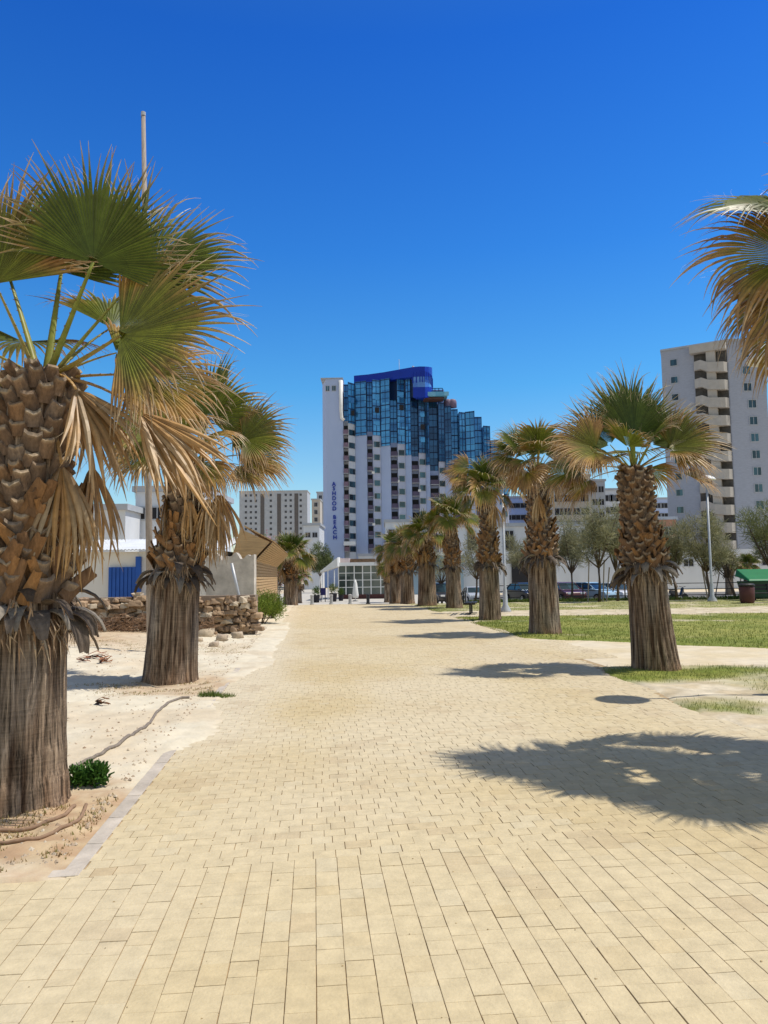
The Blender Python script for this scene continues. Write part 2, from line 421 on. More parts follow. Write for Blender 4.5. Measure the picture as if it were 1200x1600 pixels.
sheet('cross_path', MSAND, lambda u, v: P2W(lerp(4.9, 30, u), lerp(10.5, 19, v)), 40, 20, -.0045, lambda x, y: mixc((.60,.50,.33), (.64,.56,.42), sst(-.3,.3,fbm(x, y))))
sheet('car_park', MASPH, lambda u, v: (lerp(6, 75, u), lerp(43, 96, v)), 10, 60, -.012)
sheet('road_slip', mat('pale_paving', (.50, .47, .42), .9, .15, 1), lambda u, v: (lerp(-16, 5.9, u), lerp(66, 150, v)), 6, 30, -.014)

# grass blades
gb = MB(); rng = random.Random(9)
def blade(x, y, z, h, wd, c):
    a = rng.random()*6.28; dx, dy = math.cos(a)*wd, math.sin(a)*wd; b = rng.random()*6.28; l = h*rng.uniform(.1, .8)
    i = [gb.vert((x-dx, y-dy, z-.005), c), gb.vert((x+dx, y+dy, z-.005), c), gb.vert((x+math.cos(b)*l, y+math.sin(b)*l, z+h), mixc(c, (.4, .36, .12), .3))]
    gb.face(*i)
n = 0
while n < 26000:
    px, py = rng.uniform(4.3, 9), rng.uniform(5.0, 13.1); x, y = P2W(px, py)
    if y > 12.8 or px < right_edge(py)-.02: 
        n += 1; continue
    if rng.random() < green(x, y)**1.5:
        k = rng.random(); blade(x, y, bedz(x, y), rng.uniform(.02, .055), .004, mixc((.10, .17, .02), (.36, .33, .10), k*.8))
    n += 1
n = 0
while n < 60000:
    px = 5.0 + 30*rng.random()**1.6; py = 14 + 24*rng.random()**1.4; x, y = P2W(px, py)
    n += 1
    if y < lawn_near(x): continue
    if rng.random() < green(x, y)**1.5:
        k = rng.random(); blade(x, y, lawnz(x, y), rng.uniform(.03, .07), .008, mixc((.13, .19, .022), (.33, .32, .08), k*.7))
tag(gb.build('grass', MGRASS), 'short patchy green and straw grass of the beds and lawn on the right', 'grass', kind='stuff')
# dry grass and litter round the left palms
gb = MB()
for cx, cy, rx, ry, cnt in ((-2.3, 4.95, 1.1, .75, 5000), (-3.0, 11.0, 1.6, .7, 3500), (-4.6, 16.6, 3.2, 1.0, 5000), (-2.2, 10.5, .5, .25, 900)):
    for _ in range(cnt):
        a = rng.random()*6.28; q = rng.random()**.5; x, y = cx+rx*q*math.cos(a), cy+ry*q*math.sin(a)
        if fbm(x*2.2, y*2.2) < -.05 or W2P(x, y)[0] > -1.42 or W2P(x, y)[1] < 4.4: continue
        c = mixc((.50, .36, .18), (.33, .21, .11), rng.random())
        if rng.random() < .3: c = (.28, .27, .08)
        blade(x, y, sandz(x, y), rng.uniform(.006, .03), rng.uniform(.004, .008), c)
for _ in range(700):
    a = rng.random()*6.28; q = rng.random()**.5; x, y = -2.27+.25*q*math.cos(a), 10.25+.14*q*math.sin(a)
    blade(x, y, sandz(x, y), rng.uniform(.03, .08), .005, (.10, .17, .03))
tag(gb.build('dry_litter', MGRASS), 'dry straw and leaf litter scattered round the left palms', 'litter', kind='stuff')
# pebbles and crumbs
pb = MB()
for _ in range(2600):
    px = -1.45-5*rng.random()**1.7; py = 4.5+20*rng.random()**1.5; x, y = P2W(px, py); z = sandz(x, y); r = rng.uniform(.004, .018)*(1+py*.03)
    c = mixc((.55, .47, .36), (.35, .25, .17), rng.random()); h = r*.7
    a0 = rng.random()*3
    ring = [pb.vert((x+r*math.cos(a0+k*1.257)*rng.uniform(.7, 1.2), y+r*math.sin(a0+k*1.257)*rng.uniform(.7, 1.2), z-.003), c) for k in range(5)]
    t = pb.vert((x, y, z+h), c)
    for k in range(5): pb.face(ring[k], ring[(k+1) % 5], t)
for _ in range(500):
    px = rng.uniform(-1.2, 4.3); py = rng.uniform(2.3, 14); x, y = P2W(px, py); r = rng.uniform(.002, .006)
    c = mixc((.50, .36, .18), (.22, .15, .09), rng.random())
    ring = [pb.vert((x+r*math.cos(k*2.1)*rng.uniform(.5, 2), y+r*math.sin(k*2.1), .0015), c) for k in range(3)]; t = pb.vert((x, y, .0015+r*.6), c)
    for k in range(3): pb.face(ring[k], ring[(k+1) % 3], t)
tag(pb.build('pebbles', MROCK), 'small pebbles and crumbs strewn over the sand and paving', 'pebbles', kind='stuff')

# ------------------------------------------------------------------ palms
GREEN = (.070, .120, .014); YGREEN = (.27, .26, .030); TAN = (.50, .30, .10); BROWN = (.28, .14, .05); PALE = (.64, .52, .34); DTAN = (.56, .33, .12)
def frond(parent, loc, az, elev, L=.7, Rb=.85, span=125, age=.3, droopP=.5, bend=.2, droopS=.5, roll=0, segs=34, seed=0, fold=.25, dead=False, threads=True, wind=0.0):
    rg = random.Random(seed)
    e = R(elev)
    # petiole
    pts = []; p = Vector((.04, 0, 0)); d = Vector((math.cos(e), 0, math.sin(e))); n = 9
    for k in range(n+1):
        pts.append(p.copy()); p = p + d*(L/n); d = (d + Vector((0, 0, -droopP/n))).normalized()
    pc0 = mixc((.26, .31, .05), (.42, .27, .09), min(age*1.2, 1)); 
    if dead: pc0 = mixc(TAN, (.33, .22, .13), rg.random())
    pm = MB(); pm.tube(pts, [lerp(.036, .013, (k/n)**.7)*(Rb/.85) for k in range(n+1)], 7, [mixc(mixc(pc0, BROWN, .5), pc0, min(k/2.5, 1)) for k in range(n+1)], .45)
    # thorny edges
    for k in range(1, n):
        for s in (-1, 1):
            q = pts[k]; wv = lerp(.036, .013, (k/n)**.7); pm.face(pm.vert(q+Vector((.012, s*wv*.9, 0)), BROWN), pm.vert(q+Vector((-.012, s*wv*.9, 0)), BROWN), pm.vert(q+Vector((.012, s*(wv+.014), .006)), BROWN))
    b = MB(); hub = pts[-1]
    A = Matrix.Rotation(bend, 3, 'Y') @ d; A.normalize()
    Bv = Vector((0, 1, 0)); Bv = (Bv - A*Bv.dot(A)).normalized(); Nv = A.cross(Bv).normalized()
    rm = Matrix.Rotation(R(roll), 3, A); Bv = rm @ Bv; Nv = rm @ Nv
    segs = int(segs*(1.4 if threads and not dead else 1)); st = [0.03, .14, .28, .42, .55, .66, .76, .86, .94, 1.0]
    step = R(2*span)/segs; fuse = .60 if not dead else .5
    gstep = 1; gj = Vector((0, 0, 0)); gsh = 1
    for k in range(segs):
        th = -R(span) + step*(k+.5); ta = th/R(span)
        ln = Rb*(1 - .22*abs(ta)**2)*rg.uniform(.9, 1.08)
        dd = A*math.cos(th) + Bv*math.sin(th) + Nv*fold*abs(math.sin(th))*(1 if abs(th) > .02 else 0)
        if dead: dd = dd + Nv*rg.uniform(-.22, .22)
        dd.normalize(); lat = (Bv*math.cos(th) - A*math.sin(th)).normalized()
        if k % gstep == 0: gj = Vector((rg.uniform(-1, 1), rg.uniform(-1, 1), rg.uniform(-.8, .5)))*.30; gsh = rg.uniform(.86, 1.04); gstep = rg.randint(3, 7)
        ln *= gsh; th_ = th
        brk = rg.random() < (.5 if dead else .18 + .4*age); bp = rg.uniform(.58, .85)
        tipj = Vector((rg.uniform(-1, 1), rg.uniform(-1, 1), rg.uniform(-.6, .3)))*(.22 if not dead else .28) + gj
        p = hub + dd*ln*.02; prev = None; last = 0
        sg = 1 if k % 2 else -1
        tone = rg.uniform(.72, 1.25); dpl = rg.random()**2; drn = .35*rg.random(); at0 = rg.uniform(-.12, .12) + .25*abs(ta)**3
        for si, r in enumerate(st):
            ds = (r-last)*ln; last = r
            g = droopS*(.15 if r < .5 else 1.0+1.6*(r-.5))
            if brk and r > bp: g += 2.2 if not dead else 1.5
            dd = (dd + Vector((0, 0, -g*ds*1.3)) + (tipj*ds*2.2 if r > fuse else Vector((0, 0, 0))) + Vector((wind*ds*(1 if r > .5 else 0), 0, 0)))
            dd.normalize(); p = p + dd*ds
            wv = (r*ln*math.tan(step/2)*1.18) if r <= fuse else lerp(fuse*ln*math.tan(step/2)*1.18, .0012, min(((r-fuse)/(1-fuse))**.62, 1))
            if dead: wv = max(wv, .020*sst(0, .1, r)*(1 if r < .55 else max(0, 1-(r-.55)/.45)**.8))
            nn = dd.cross(lat).normalized(); l2 = nn.cross(dd).normalized()
            t = sst(.80-.85*age-at0, 1.12-.55*age-at0, r)
            c = mixc(mixc(GREEN, YGREEN, min(1, age*.9+.25*r)), mixc(TAN, BROWN, rg.random()*.8), t)
            c = mixc(c, PALE, sst(.68, .95, r)*(.85 if rg.random() < .6 else .35))
            if dead: c = mixc(mixc(DTAN, PALE, dpl*.85), BROWN, .35*sst(.6, .1, r)+drn)
            c = tuple(v*tone for v in c)
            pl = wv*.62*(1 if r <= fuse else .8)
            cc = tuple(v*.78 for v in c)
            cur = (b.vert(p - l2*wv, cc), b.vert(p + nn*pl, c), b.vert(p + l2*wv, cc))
            if prev:
                b.face(prev[0], cur[0], cur[1], prev[1]); b.face(prev[1], cur[1], cur[2], prev[2])
            prev = cur
            if threads and si == 5 and rg.random() < .8:   # pale curling filament
                q = p.copy(); dv = (dd + Vector((rg.uniform(-.7, .7), rg.uniform(-.7, .7), rg.uniform(-.2, .8)))).normalized(); cv = Vector((rg.uniform(-1, 1), rg.uniform(-1, 1), rg.uniform(-1.4, .2)))
                pr = None
                for z in range(5):
                    wq = .0022*(1-z/5)
                    cu = (b.vert(q-l2*wq, PALE), b.vert(q+l2*wq, PALE))
                    if pr: b.face(pr[0], cu[0], cu[1], pr[1])
                    pr = cu; dv = (dv+cv*.28).normalized(); q = q + dv*ln*.06
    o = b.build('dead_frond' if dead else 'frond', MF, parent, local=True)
    o.location = loc; o.rotation_euler = (0, 0, R(az))
    pm.build('leaf_stalk', MF, o, smooth=True, local=True)
    return o

def trunk_centre(lean, z): return Vector((lean[0]*z + lean[2]*z*z, lean[1]*z, z))
def palm(loc, label, H, rb, zf, lean=(0, 0, 0), seed=1, rows=None, detail=1.0, boots=110, skirt=26, name='fan_palm', group=None, bscale=1.0, spread=1.0, rz=0):
    """H crown base height, rb base radius, zf top of the bare bark"""
    rg = random.Random(seed)
    root = empty(name, loc, label, 'palm tree', group, rz)
    na = int(110*detail); nz_ = int(70*detail); m = MB(); ids = []
    off = rg.random()*50
    for k in range(nz_+1):
        z = -.08 + (H+.12)*k/nz_; t = max(z, 0)/H
        rad = rb*(1 - .06*sst(0, zf/H, t) - .24*sst(zf/H*.95, zf/H+.25, t)) + rb*.05*math.exp(-max(z, 0)/.07) + rb*.10*math.exp(-max(z, 0)/.55)*(1+.5*noise.noise(Vector((off, z, 0)))) - rb*.06
        if z > H-.15: rad *= max(.25, 1-(z-H+.15)/.3)
        c = trunk_centre(lean, max(z, 0)); row = []
        for j in range(na):
            a = 2*math.pi*j/na
            fi = noise.noise(Vector((math.cos(a)*9+off, math.sin(a)*9, z*.9))) ; fi2 = noise.noise(Vector((math.cos(a)*20, math.sin(a)*20+off, z*1.7)))
            low = noise.noise(Vector((math.cos(a)*1.3, math.sin(a)*1.3+off, z*1.2)))
            rr = rad*(1+.035*low) + .014*fi + .012*fi2 + .004*math.sin(z*2*math.pi/.05 + 2*low)*sst(.8, .2, z)
            k1 = sst(-.5, .4, fi+.6*fi2)
            cl = mixc((.09, .055, .035), (.27, .20, .14), k1)
            cl = mixc(cl, (.28, .14, .06), .55*sst(.35, 0, z)*sst(-.3, .3, low+fi*.5))
            cl = mixc(cl, (.30, .27, .23), .35*sst(0, .4, low))
            row.append(m.vert((c.x+rr*math.cos(a), c.y+rr*math.sin(a), z), cl))
        ids.append(row)
    for k in range(nz_):
        for j in range(na): m.face(ids[k][j], ids[k][(j+1) % na], ids[k+1][(j+1) % na], ids[k+1][j])
    m.face(*ids[-1])
    m.build('trunk', MBARK, root, smooth=True, local=True)
    # leaf bases
    def boot(mm, a, z, ln, wd, t0, t1, col, th=.018, curl=.35, taper=.45, twist=0, tipc=None, side=0, lift=0):
        rad = rb*(1 - .06 - .24*sst(zf/H*.95, zf/H+.25, z/H))*.95
        if z > H-.15: rad *= .8
        c = trunk_centre(lean, z); rv = Vector((math.cos(a), math.sin(a), 0)); T0 = Vector((-math.sin(a), math.cos(a), 0)); ZZ = Vector((0, 0, 1))*math.cos(side)+T0*math.sin(side); T = T0*math.cos(side)-Vector((0, 0, 1))*math.sin(side)
        p = c + rv*(rad+lift); ns = 5; nx = 4; rows_ = []
        for k in range(ns+1):
            u = k/ns; tt = lerp(t0, t1, u**.8); D = ZZ*math.cos(tt)+rv*math.sin(tt)
            N_ = T.cross(D); N_ = N_ if N_.dot(rv) > 0 or tt > 1.4 else -N_
            N_ = (rv*math.cos(tt) - ZZ*math.sin(tt))
            Tw = (T*math.cos(twist*u)+N_*math.sin(twist*u)); Nw = (N_*math.cos(twist*u)-T*math.sin(twist*u))
            wv = wd*lerp(1, taper, u**1.1)/2; top = []; bot = []
            for q in range(nx+1):
                s = 2*q/nx-1; jag = rg.uniform(-.012, .012)*(1 if k == ns else .25)
                pos = p + Tw*s*wv - Nw*(curl*wv*s*s) + D*jag
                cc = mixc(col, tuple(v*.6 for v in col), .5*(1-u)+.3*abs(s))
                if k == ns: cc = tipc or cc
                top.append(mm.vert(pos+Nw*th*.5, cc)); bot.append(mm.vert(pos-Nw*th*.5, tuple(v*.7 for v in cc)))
            rows_.append((top, bot)); p = p + D*(ln/ns)
        for k in range(ns):
            (t, bt), (t2, bt2) = rows_[k], rows_[k+1]
            for q in range(nx):
                mm.face(t[q], t[q+1], t2[q+1], t2[q]); mm.face(bt[q+1], bt[q], bt2[q], bt2[q+1])
            mm.face(t[0], t2[0], bt2[0], bt[0]); mm.face(t[-1], bt[-1], bt2[-1], t2[-1])
        t, bt = rows_[-1]
        for q in range(nx): mm.face(t[q], t[q+1], bt[q+1], bt[q])
    mb = MB()
    z0 = zf+.22; z1 = H
    boots = int(boots*1.35)
    for i in range(boots):
        u = i/(boots-1); z = lerp(z0, z1, u); a = i*2.39996+rg.uniform(-.12, .12)
        col = mixc((.31, .185, .10), (.27, .21, .165), rg.random()); col = mixc(col, (.13, .08, .05), .6*rg.random())
        big = lerp(1.45, 1.0, sst(0, .3, u))
        tip = mixc(col, (.55, .44, .30), rg.uniform(.1, .7))
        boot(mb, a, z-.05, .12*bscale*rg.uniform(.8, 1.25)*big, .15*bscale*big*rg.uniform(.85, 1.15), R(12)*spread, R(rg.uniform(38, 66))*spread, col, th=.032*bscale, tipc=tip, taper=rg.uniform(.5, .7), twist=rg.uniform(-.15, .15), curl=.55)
    for i in range(int(boots*.42)):   # long split straps crossing each other low down
        z = lerp(z0-.10, lerp(z0, z1, .36), rg.random()); a = rg.random()*6.28
        col = mixc((.38, .20, .08), (.20, .12, .07), rg.random())
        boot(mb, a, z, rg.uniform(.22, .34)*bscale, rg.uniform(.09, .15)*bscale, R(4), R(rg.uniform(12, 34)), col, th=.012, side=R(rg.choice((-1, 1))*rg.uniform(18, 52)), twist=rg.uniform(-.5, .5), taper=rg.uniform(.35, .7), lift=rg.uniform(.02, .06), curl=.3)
    mb.build('leaf_bases', MB_, root, local=True)
    sk = MB()
    for i in range(skirt):
        a = i*2.39996+rg.uniform(-.2, .2); z = zf + rg.uniform(.04, .30)
        col = mixc((.26, .21, .17), (.13, .09, .06), rg.random()); 
        if rg.random() < .25: col = (.38, .33, .27)
        boot(sk, a, z, rg.uniform(.20, .40)*bscale, rg.uniform(.10, .20)*bscale, R(rg.uniform(60, 120)), R(rg.uniform(160, 186)), col, th=.008, curl=rg.uniform(-.5, .6), taper=rg.uniform(.1, .4), twist=rg.uniform(-1, 1))
    # ragged fibre
    for i in range(skirt*6):
        a = rg.random()*6.28; z = zf+rg.uniform(-.02, .3); c = trunk_centre(lean, z); rr = rb*rg.uniform(.82, 1.0)
        p0 = Vector((c.x+rr*math.cos(a), c.y+rr*math.sin(a), z)); ln = rg.uniform(.08, .3); col = mixc((.30, .18, .10), (.46, .36, .24), rg.random())
        p1 = p0+Vector((math.cos(a)*.06, math.sin(a)*.06, -ln*.4)); p2 = p1+Vector((rg.uniform(-.05, .05), rg.uniform(-.05, .05), -ln*.6)); t = Vector((-math.sin(a), math.cos(a), 0))*.006
        i0 = [sk.vert(p0-t, col), sk.vert(p0+t, col), sk.vert(p1+t, col), sk.vert(p1-t, col), sk.vert(p2, col)]
        sk.face(i0[0], i0[1], i0[2], i0[3]); sk.face(i0[3], i0[2], i0[4])
    sk.build('dry_skirt', MB_, root, local=True)
    top = trunk_centre(lean, H)
    for k, fr in enumerate(rows or []):
        fr = dict(fr); dz = fr.pop('dz', 0)
        frond(root, top+Vector((0, 0, dz-.03)), fr.pop('az'), fr.pop('elev'), seed=seed*100+k, **fr)
    return root
def randcrown(seed, n=15, Rb=.8, nd=3, L=.6, wind=0, agek=1.0):
    rg = random.Random(seed); out = []
    n = int(n*1.35)
    for i in range(n):
        u = i/(n-1); az = i*137.5 + rg.uniform(-15, 15); el = lerp(86, 8, u**1.1)+rg.uniform(-6, 6)
        age = lerp(.05, .95, u**1.3)+rg.uniform(-.1, .1)
        out.append(dict(az=az, elev=el, L=L*rg.uniform(.8, 1.15)*lerp(.8, 1.15, u), Rb=Rb*rg.uniform(.88, 1.08), span=rg.uniform(95, 130), age=max(0, age*agek), droopP=lerp(.15, .7, u), bend=lerp(0, .45, u), droopS=lerp(.25, 1.3, u), roll=rg.uniform(-45, 45), fold=rg.uniform(.1, .4), wind=wind, segs=30, threads=False))
    for i in range(nd):
        out.append(dict(az=rg.uniform(0, 360), elev=rg.uniform(-25, 10), L=L*1.0, Rb=Rb*.95, span=rg.uniform(25, 50), age=1, droopP=1.6, bend=.5, droopS=2.2, dead=True, segs=22, dz=-.12, threads=False))
    return out
GRP = 'fan palms lining the brick promenade'
def base(px, py, r=.38):
    p = ground(px, py); k = (p.y+r)/p.y; return Vector((p.x*k, p.y+r, gz(p.y+r)))
# --- nearest left palm
L1 = base(12, 1283, .38)
palm(L1, 'nearest palm on the left, thick furrowed trunk cut by the photo edge', 3.12, .39, 1.22, (-.01, 0, .022), 11, [
    dict(az=332, elev=60, L=.92, Rb=.88, span=98, age=.08, droopP=.03, bend=-.22, droopS=.08, roll=-52, segs=42, fold=.06),
    dict(az=218, elev=66, L=.72, Rb=.95, span=88, age=.42, droopP=.1, bend=-.3, droopS=.1, roll=45, segs=34, fold=.2),
    dict(az=346, elev=22, L=.66, Rb=1.02, span=92, age=.5, droopP=-.1, bend=.34, droopS=.22, roll=74, segs=42, fold=.08),
    dict(az=20, elev=56, L=1.05, Rb=1.0, span=105, age=.18, droopP=.1, bend=.05, droopS=.30, roll=60, segs=38),
    dict(az=95, elev=74, L=1.0, Rb=.95, span=115, age=.12, droopP=.1, bend=.0, droopS=.25, roll=0, segs=36),
    dict(az=150, elev=66, L=.95, Rb=.95, span=110, age=.2, droopP=.1, bend=.0, droopS=.3, roll=-50),
    dict(az=60, elev=50, L=.8, Rb=.85, span=110, age=.3, droopP=.3, bend=.2, droopS=.6, roll=30),
    dict(az=130, elev=44, L=.7, Rb=.85, span=110, age=.35, droopP=.3, bend=.3, droopS=.8, roll=0),
    dict(az=185, elev=35, L=.7, Rb=.85, span=110, age=.45, droopP=.5, bend=.3, droopS=.9, roll=10),
    dict(az=120, elev=20, L=.75, Rb=.8, span=100, age=.6, droopP=.6, bend=.3, droopS=1.2, roll=20),
    dict(az=205, elev=8, L=.7, Rb=.75, span=90, age=.7, droopP=.6, bend=.4, droopS=1.4, roll=-20),
    dict(az=30, elev=36, L=.55, Rb=.75, span=100, age=.4, droopP=.3, bend=.4, droopS=.9, roll=40),
    dict(az=8, elev=8, L=.66, Rb=.80, span=88, age=.75, droopP=.15, bend=.35, droopS=.85, roll=52, segs=34),
    dict(az=332, elev=14, L=.36, Rb=.92, span=26, age=1, droopP=1.5, bend=-.12, droopS=.30, dead=True, segs=30, roll=50),
    dict(az=344, elev=-4, L=.86, Rb=.95, span=26, age=1, droopP=.75, bend=.02, droopS=.40, dead=True, segs=30, roll=60),
    dict(az=325, elev=-50, L=.50, Rb=.85, span=30, age=1, droopP=1.2, bend=.1, droopS=1.0, dead=True, segs=32, dz=-.22, roll=55),
    dict(az=15, elev=-30, L=.55, Rb=.85, span=30, age=1, droopP=1.6, bend=.2, droopS=1.2, dead=True, segs=28, dz=-.2, roll=30),
    dict(az=200, elev=-5, L=.6, Rb=.9, span=35, age=1, droopP=1.6, bend=.4, droopS=1.8, dead=True, segs=24, dz=-.1),
], 1.15, 150, 40, group=GRP, bscale=1.0)
# --- second left palm
L2 = base(266, 1071, .38)
rows = [
    dict(az=50, elev=72, L=1.0, Rb=1.0, span=120, age=.05, droopP=.1, bend=-.1, droopS=.3, roll=0, segs=34),
    dict(az=15, elev=46, L=.85, Rb=.9, span=110, age=.2, droopP=.3, bend=.1, droopS=.6, roll=50, segs=34),
    dict(az=350, elev=30, L=.95, Rb=.8, span=95, age=.45, droopP=.3, bend=.05, droopS=.6, roll=70, segs=34),
    dict(az=350, elev=8, L=.8, Rb=.7, span=80, age=.75, droopP=.4, bend=.2, droopS=1.0, roll=45, segs=30),
    dict(az=270, elev=55, L=.6, Rb=.8, span=110, age=.6, droopP=.3, bend=.5, droopS=1.3, roll=10, segs=34),
    dict(az=205, elev=48, L=.75, Rb=.85, span=105, age=.55, droopP=.5, bend=.4, droopS=1.3, roll=-50, segs=34),
    dict(az=165, elev=35, L=.7, Rb=.8, span=105, age=.6, droopP=.5, bend=.3, droopS=1.2, roll=-30, segs=34),
    dict(az=120, elev=60, L=.7, Rb=.8, span=105, age=.2, droopP=.3, bend=.2, droopS=.7, roll=0),
    dict(az=235, elev=25, L=.7, Rb=.8, span=100, age=.7, droopP=.6, bend=.4, droopS=1.5, roll=-20),
    dict(az=310, elev=20, L=.55, Rb=.75, span=70, age=.85, droopP=.8, bend=.5, droopS=1.8, roll=20),
    dict(az=330, elev=-20, L=.6, Rb=.9, span=30, age=1, droopP=1.6, bend=.4, droopS=2.0, dead=True, segs=24, dz=-.1),
    dict(az=10, elev=-25, L=.55, Rb=.95, span=30, age=1, droopP=1.8, bend=.4, droopS=2.0, dead=True, segs=24, dz=-.15),
    dict(az=290, elev=-30, L=.5, Rb=.8, span=25, age=1, droopP=1.9, bend=.4, droopS=2.0, dead=True, segs=22, dz=-.15),
    dict(az=195, elev=-20, L=.5, Rb=.85, span=30, age=1, droopP=1.7, bend=.4, droopS=2.0, dead=True, segs=22, dz=-.15)]
rows += [dict(az=300, elev=42, L=.5, Rb=.85, span=105, age=.75, droopP=.4, bend=.5, droopS=1.5, roll=20, segs=34), dict(az=185, elev=58, L=.6, Rb=.9, span=105, age=.6, droopP=.3, bend=.3, droopS=1.0, roll=-60, segs=34), dict(az=355, elev=-12, L=.6, Rb=.95, span=36, age=1, droopP=1.2, bend=.4, droopS=1.4, dead=True, segs=32, dz=-.1, roll=50), dict(az=215, elev=-25, L=.5, Rb=.95, span=36, age=1, droopP=1.6, bend=.4, droopS=1.6, dead=True, segs=32, dz=-.1, roll=30)]
for q_ in rows:
    q_['Rb'] *= 1.12
rows += [dict(az=330, elev=62, L=.8, Rb=1.0, span=105, age=.25, droopP=.2, bend=.15, droopS=.5, roll=-50, segs=34), dict(az=5, elev=18, L=.9, Rb=.9, span=90, age=.6, droopP=.3, bend=.2, droopS=.9, roll=55, segs=32), dict(az=345, elev=-25, L=.6, Rb=1.05, span=32, age=1, droopP=1.4, bend=.3, droopS=1.2, dead=True, segs=32, dz=-.12, roll=50)]
palm(L2, 'second palm on the left, bulging grey trunk before the rubble wall', 3.38, .40, 1.50, (.04, 0, .01), 12, rows, 1.0, 110, 36, group=GRP, spread=.9)
# --- right row
R0 = Vector((4.47, 6.5, 0))
rows = [
    dict(az=168, elev=54, L=.95, Rb=1.12, span=105, age=.12, droopP=.5, bend=.25, droopS=.6, roll=-30, segs=38),
    dict(az=186, elev=26, L=.84, Rb=1.08, span=100, age=.65, droopP=.5, bend=.25, droopS=.9, roll=-55, segs=38),
    dict(az=196, elev=10, L=.8, Rb=1.08, span=95, age=.75, droopP=.6, bend=.3, droopS=1.3, roll=-35, segs=36),
    dict(az=150, elev=20, L=.75, Rb=.9, span=100, age=.6, droopP=.5, bend=.3, droopS=1.2, roll=-30, segs=36),
    dict(az=225, elev=40, L=.7, Rb=.85, span=105, age=.4, droopP=.4, bend=.3, droopS=.9, roll=-20),
    dict(az=175, elev=72, L=.75, Rb=.9, span=110, age=.1, droopP=.3, bend=.2, droopS=.5, roll=0),
    dict(az=90, elev=66, L=.7, Rb=.9, span=110, age=.1, droopP=.2, bend=.2, droopS=.5, roll=10),
    dict(az=20, elev=60, L=.7, Rb=.9, span=110, age=.2, droopP=.3, bend=.2, droopS=.5, roll=20),
    dict(az=305, elev=55, L=.7, Rb=.85, span=110, age=.3, droopP=.3, bend=.3, droopS=.7, roll=0),
    dict(az=60, elev=30, L=.7, Rb=.9, span=105, age=.5, droopP=.5, bend=.3, droopS=1.0, roll=0),
    dict(az=262, elev=15, L=.95, Rb=.8, span=115, age=.6, droopP=.4, bend=.1, droopS=.5, roll=0),
    dict(az=345, elev=25, L=.7, Rb=.85, span=105, age=.5, droopP=.5, bend=.3, droopS=1.0, roll=0),
    dict(az=120, elev=5, L=.8, Rb=.85, span=95, age=.7, droopP=.5, bend=.3, droopS=1.2, roll=0),
    dict(az=215, elev=-15, L=.6, Rb=.9, span=45, age=1, droopP=1.2, bend=.4, droopS=1.6, dead=True, segs=26, dz=-.1)]
rows += randcrown(91, 3, .95, 0, .6)
palm(R0, 'palm mostly outside the right edge, only its drooping fronds against the sky', 4.15, .38, 1.5, (0, 0, 0), 13, rows, .9, 100, 26, group=GRP)
R1 = base(1026, 1050, .37)
rows = [
    dict(az=262, elev=82, L=.52, Rb=1.12, span=74, age=.03, droopP=.0, bend=-.25, droopS=.05, roll=0, segs=44, fold=.05),
    dict(az=80, elev=78, L=.7, Rb=1.2, span=80, age=.03, droopP=.05, bend=-.1, droopS=.08, roll=10, segs=40, fold=.15),
    dict(az=20, elev=56, L=.55, Rb=1.1, span=80, age=.1, droopP=.1, bend=.12, droopS=.22, roll=55, segs=34),
    dict(az=160, elev=56, L=.55, Rb=1.1, span=80, age=.12, droopP=.1, bend=.12, droopS=.22, roll=-55, segs=34),
    dict(az=310, elev=60, L=.40, Rb=.72, span=80, age=.25, droopP=.2, bend=.2, droopS=.7, roll=30), dict(az=235, elev=58, L=.42, Rb=.72, span=80, age=.3, droopP=.2, bend=.2, droopS=.7, roll=-30), dict(az=60, elev=46, L=.5, Rb=.8, span=100, age=.3, droopP=.3, bend=.3, droopS=.9), dict(az=130, elev=44, L=.5, Rb=.8, span=100, age=.3, droopP=.3, bend=.3, droopS=.9),
    dict(az=345, elev=36, L=.66, Rb=.95, span=100, age=.5, droopP=.2, bend=.05, droopS=.45, roll=65, segs=38),
    dict(az=10, elev=28, L=.8, Rb=.85, span=100, age=.7, droopP=.4, bend=.15, droopS=.9, roll=35, segs=36),
    dict(az=190, elev=34, L=.72, Rb=.95, span=100, age=.72, droopP=.2, bend=.1, droopS=.6, roll=-65, segs=38),
    dict(az=198, elev=30, L=.75, Rb=.85, span=100, age=.8, droopP=.4, bend=.3, droopS=1.1, roll=-35, segs=36),
    dict(az=170, elev=16, L=.9, Rb=.85, span=95, age=.5, droopP=.5, bend=.1, droopS=.8, roll=-40, segs=34),
    dict(az=340, elev=34, L=.6, Rb=.7, span=90, age=.6, droopP=.3, bend=.3, droopS=1.1, roll=30),
    dict(az=110, elev=35, L=.7, Rb=.8, span=100, age=.4, droopP=.4, bend=.3, droopS=.9, roll=0),
    dict(az=55, elev=20, L=.7, Rb=.8, span=100, age=.6, droopP=.5, bend=.3, droopS=1.1, roll=0),
    dict(az=355, elev=0, L=.75, Rb=.78, span=62, age=.95, droopP=.25, bend=.05, droopS=1.1, roll=28, segs=30),
    dict(az=185, elev=0, L=.75, Rb=.8, span=80, age=.8, droopP=.5, bend=.2, droopS=1.2, roll=-20)]
palm(R1, 'leaning right palm with bright green upright fan and spiky brown leaf bases', 3.30, .35, 1.45, (-.085, 0, .004), 14, rows, 1.0, 120, 36, group=GRP, spread=1.35)
R2 = base(852, 992, .4)
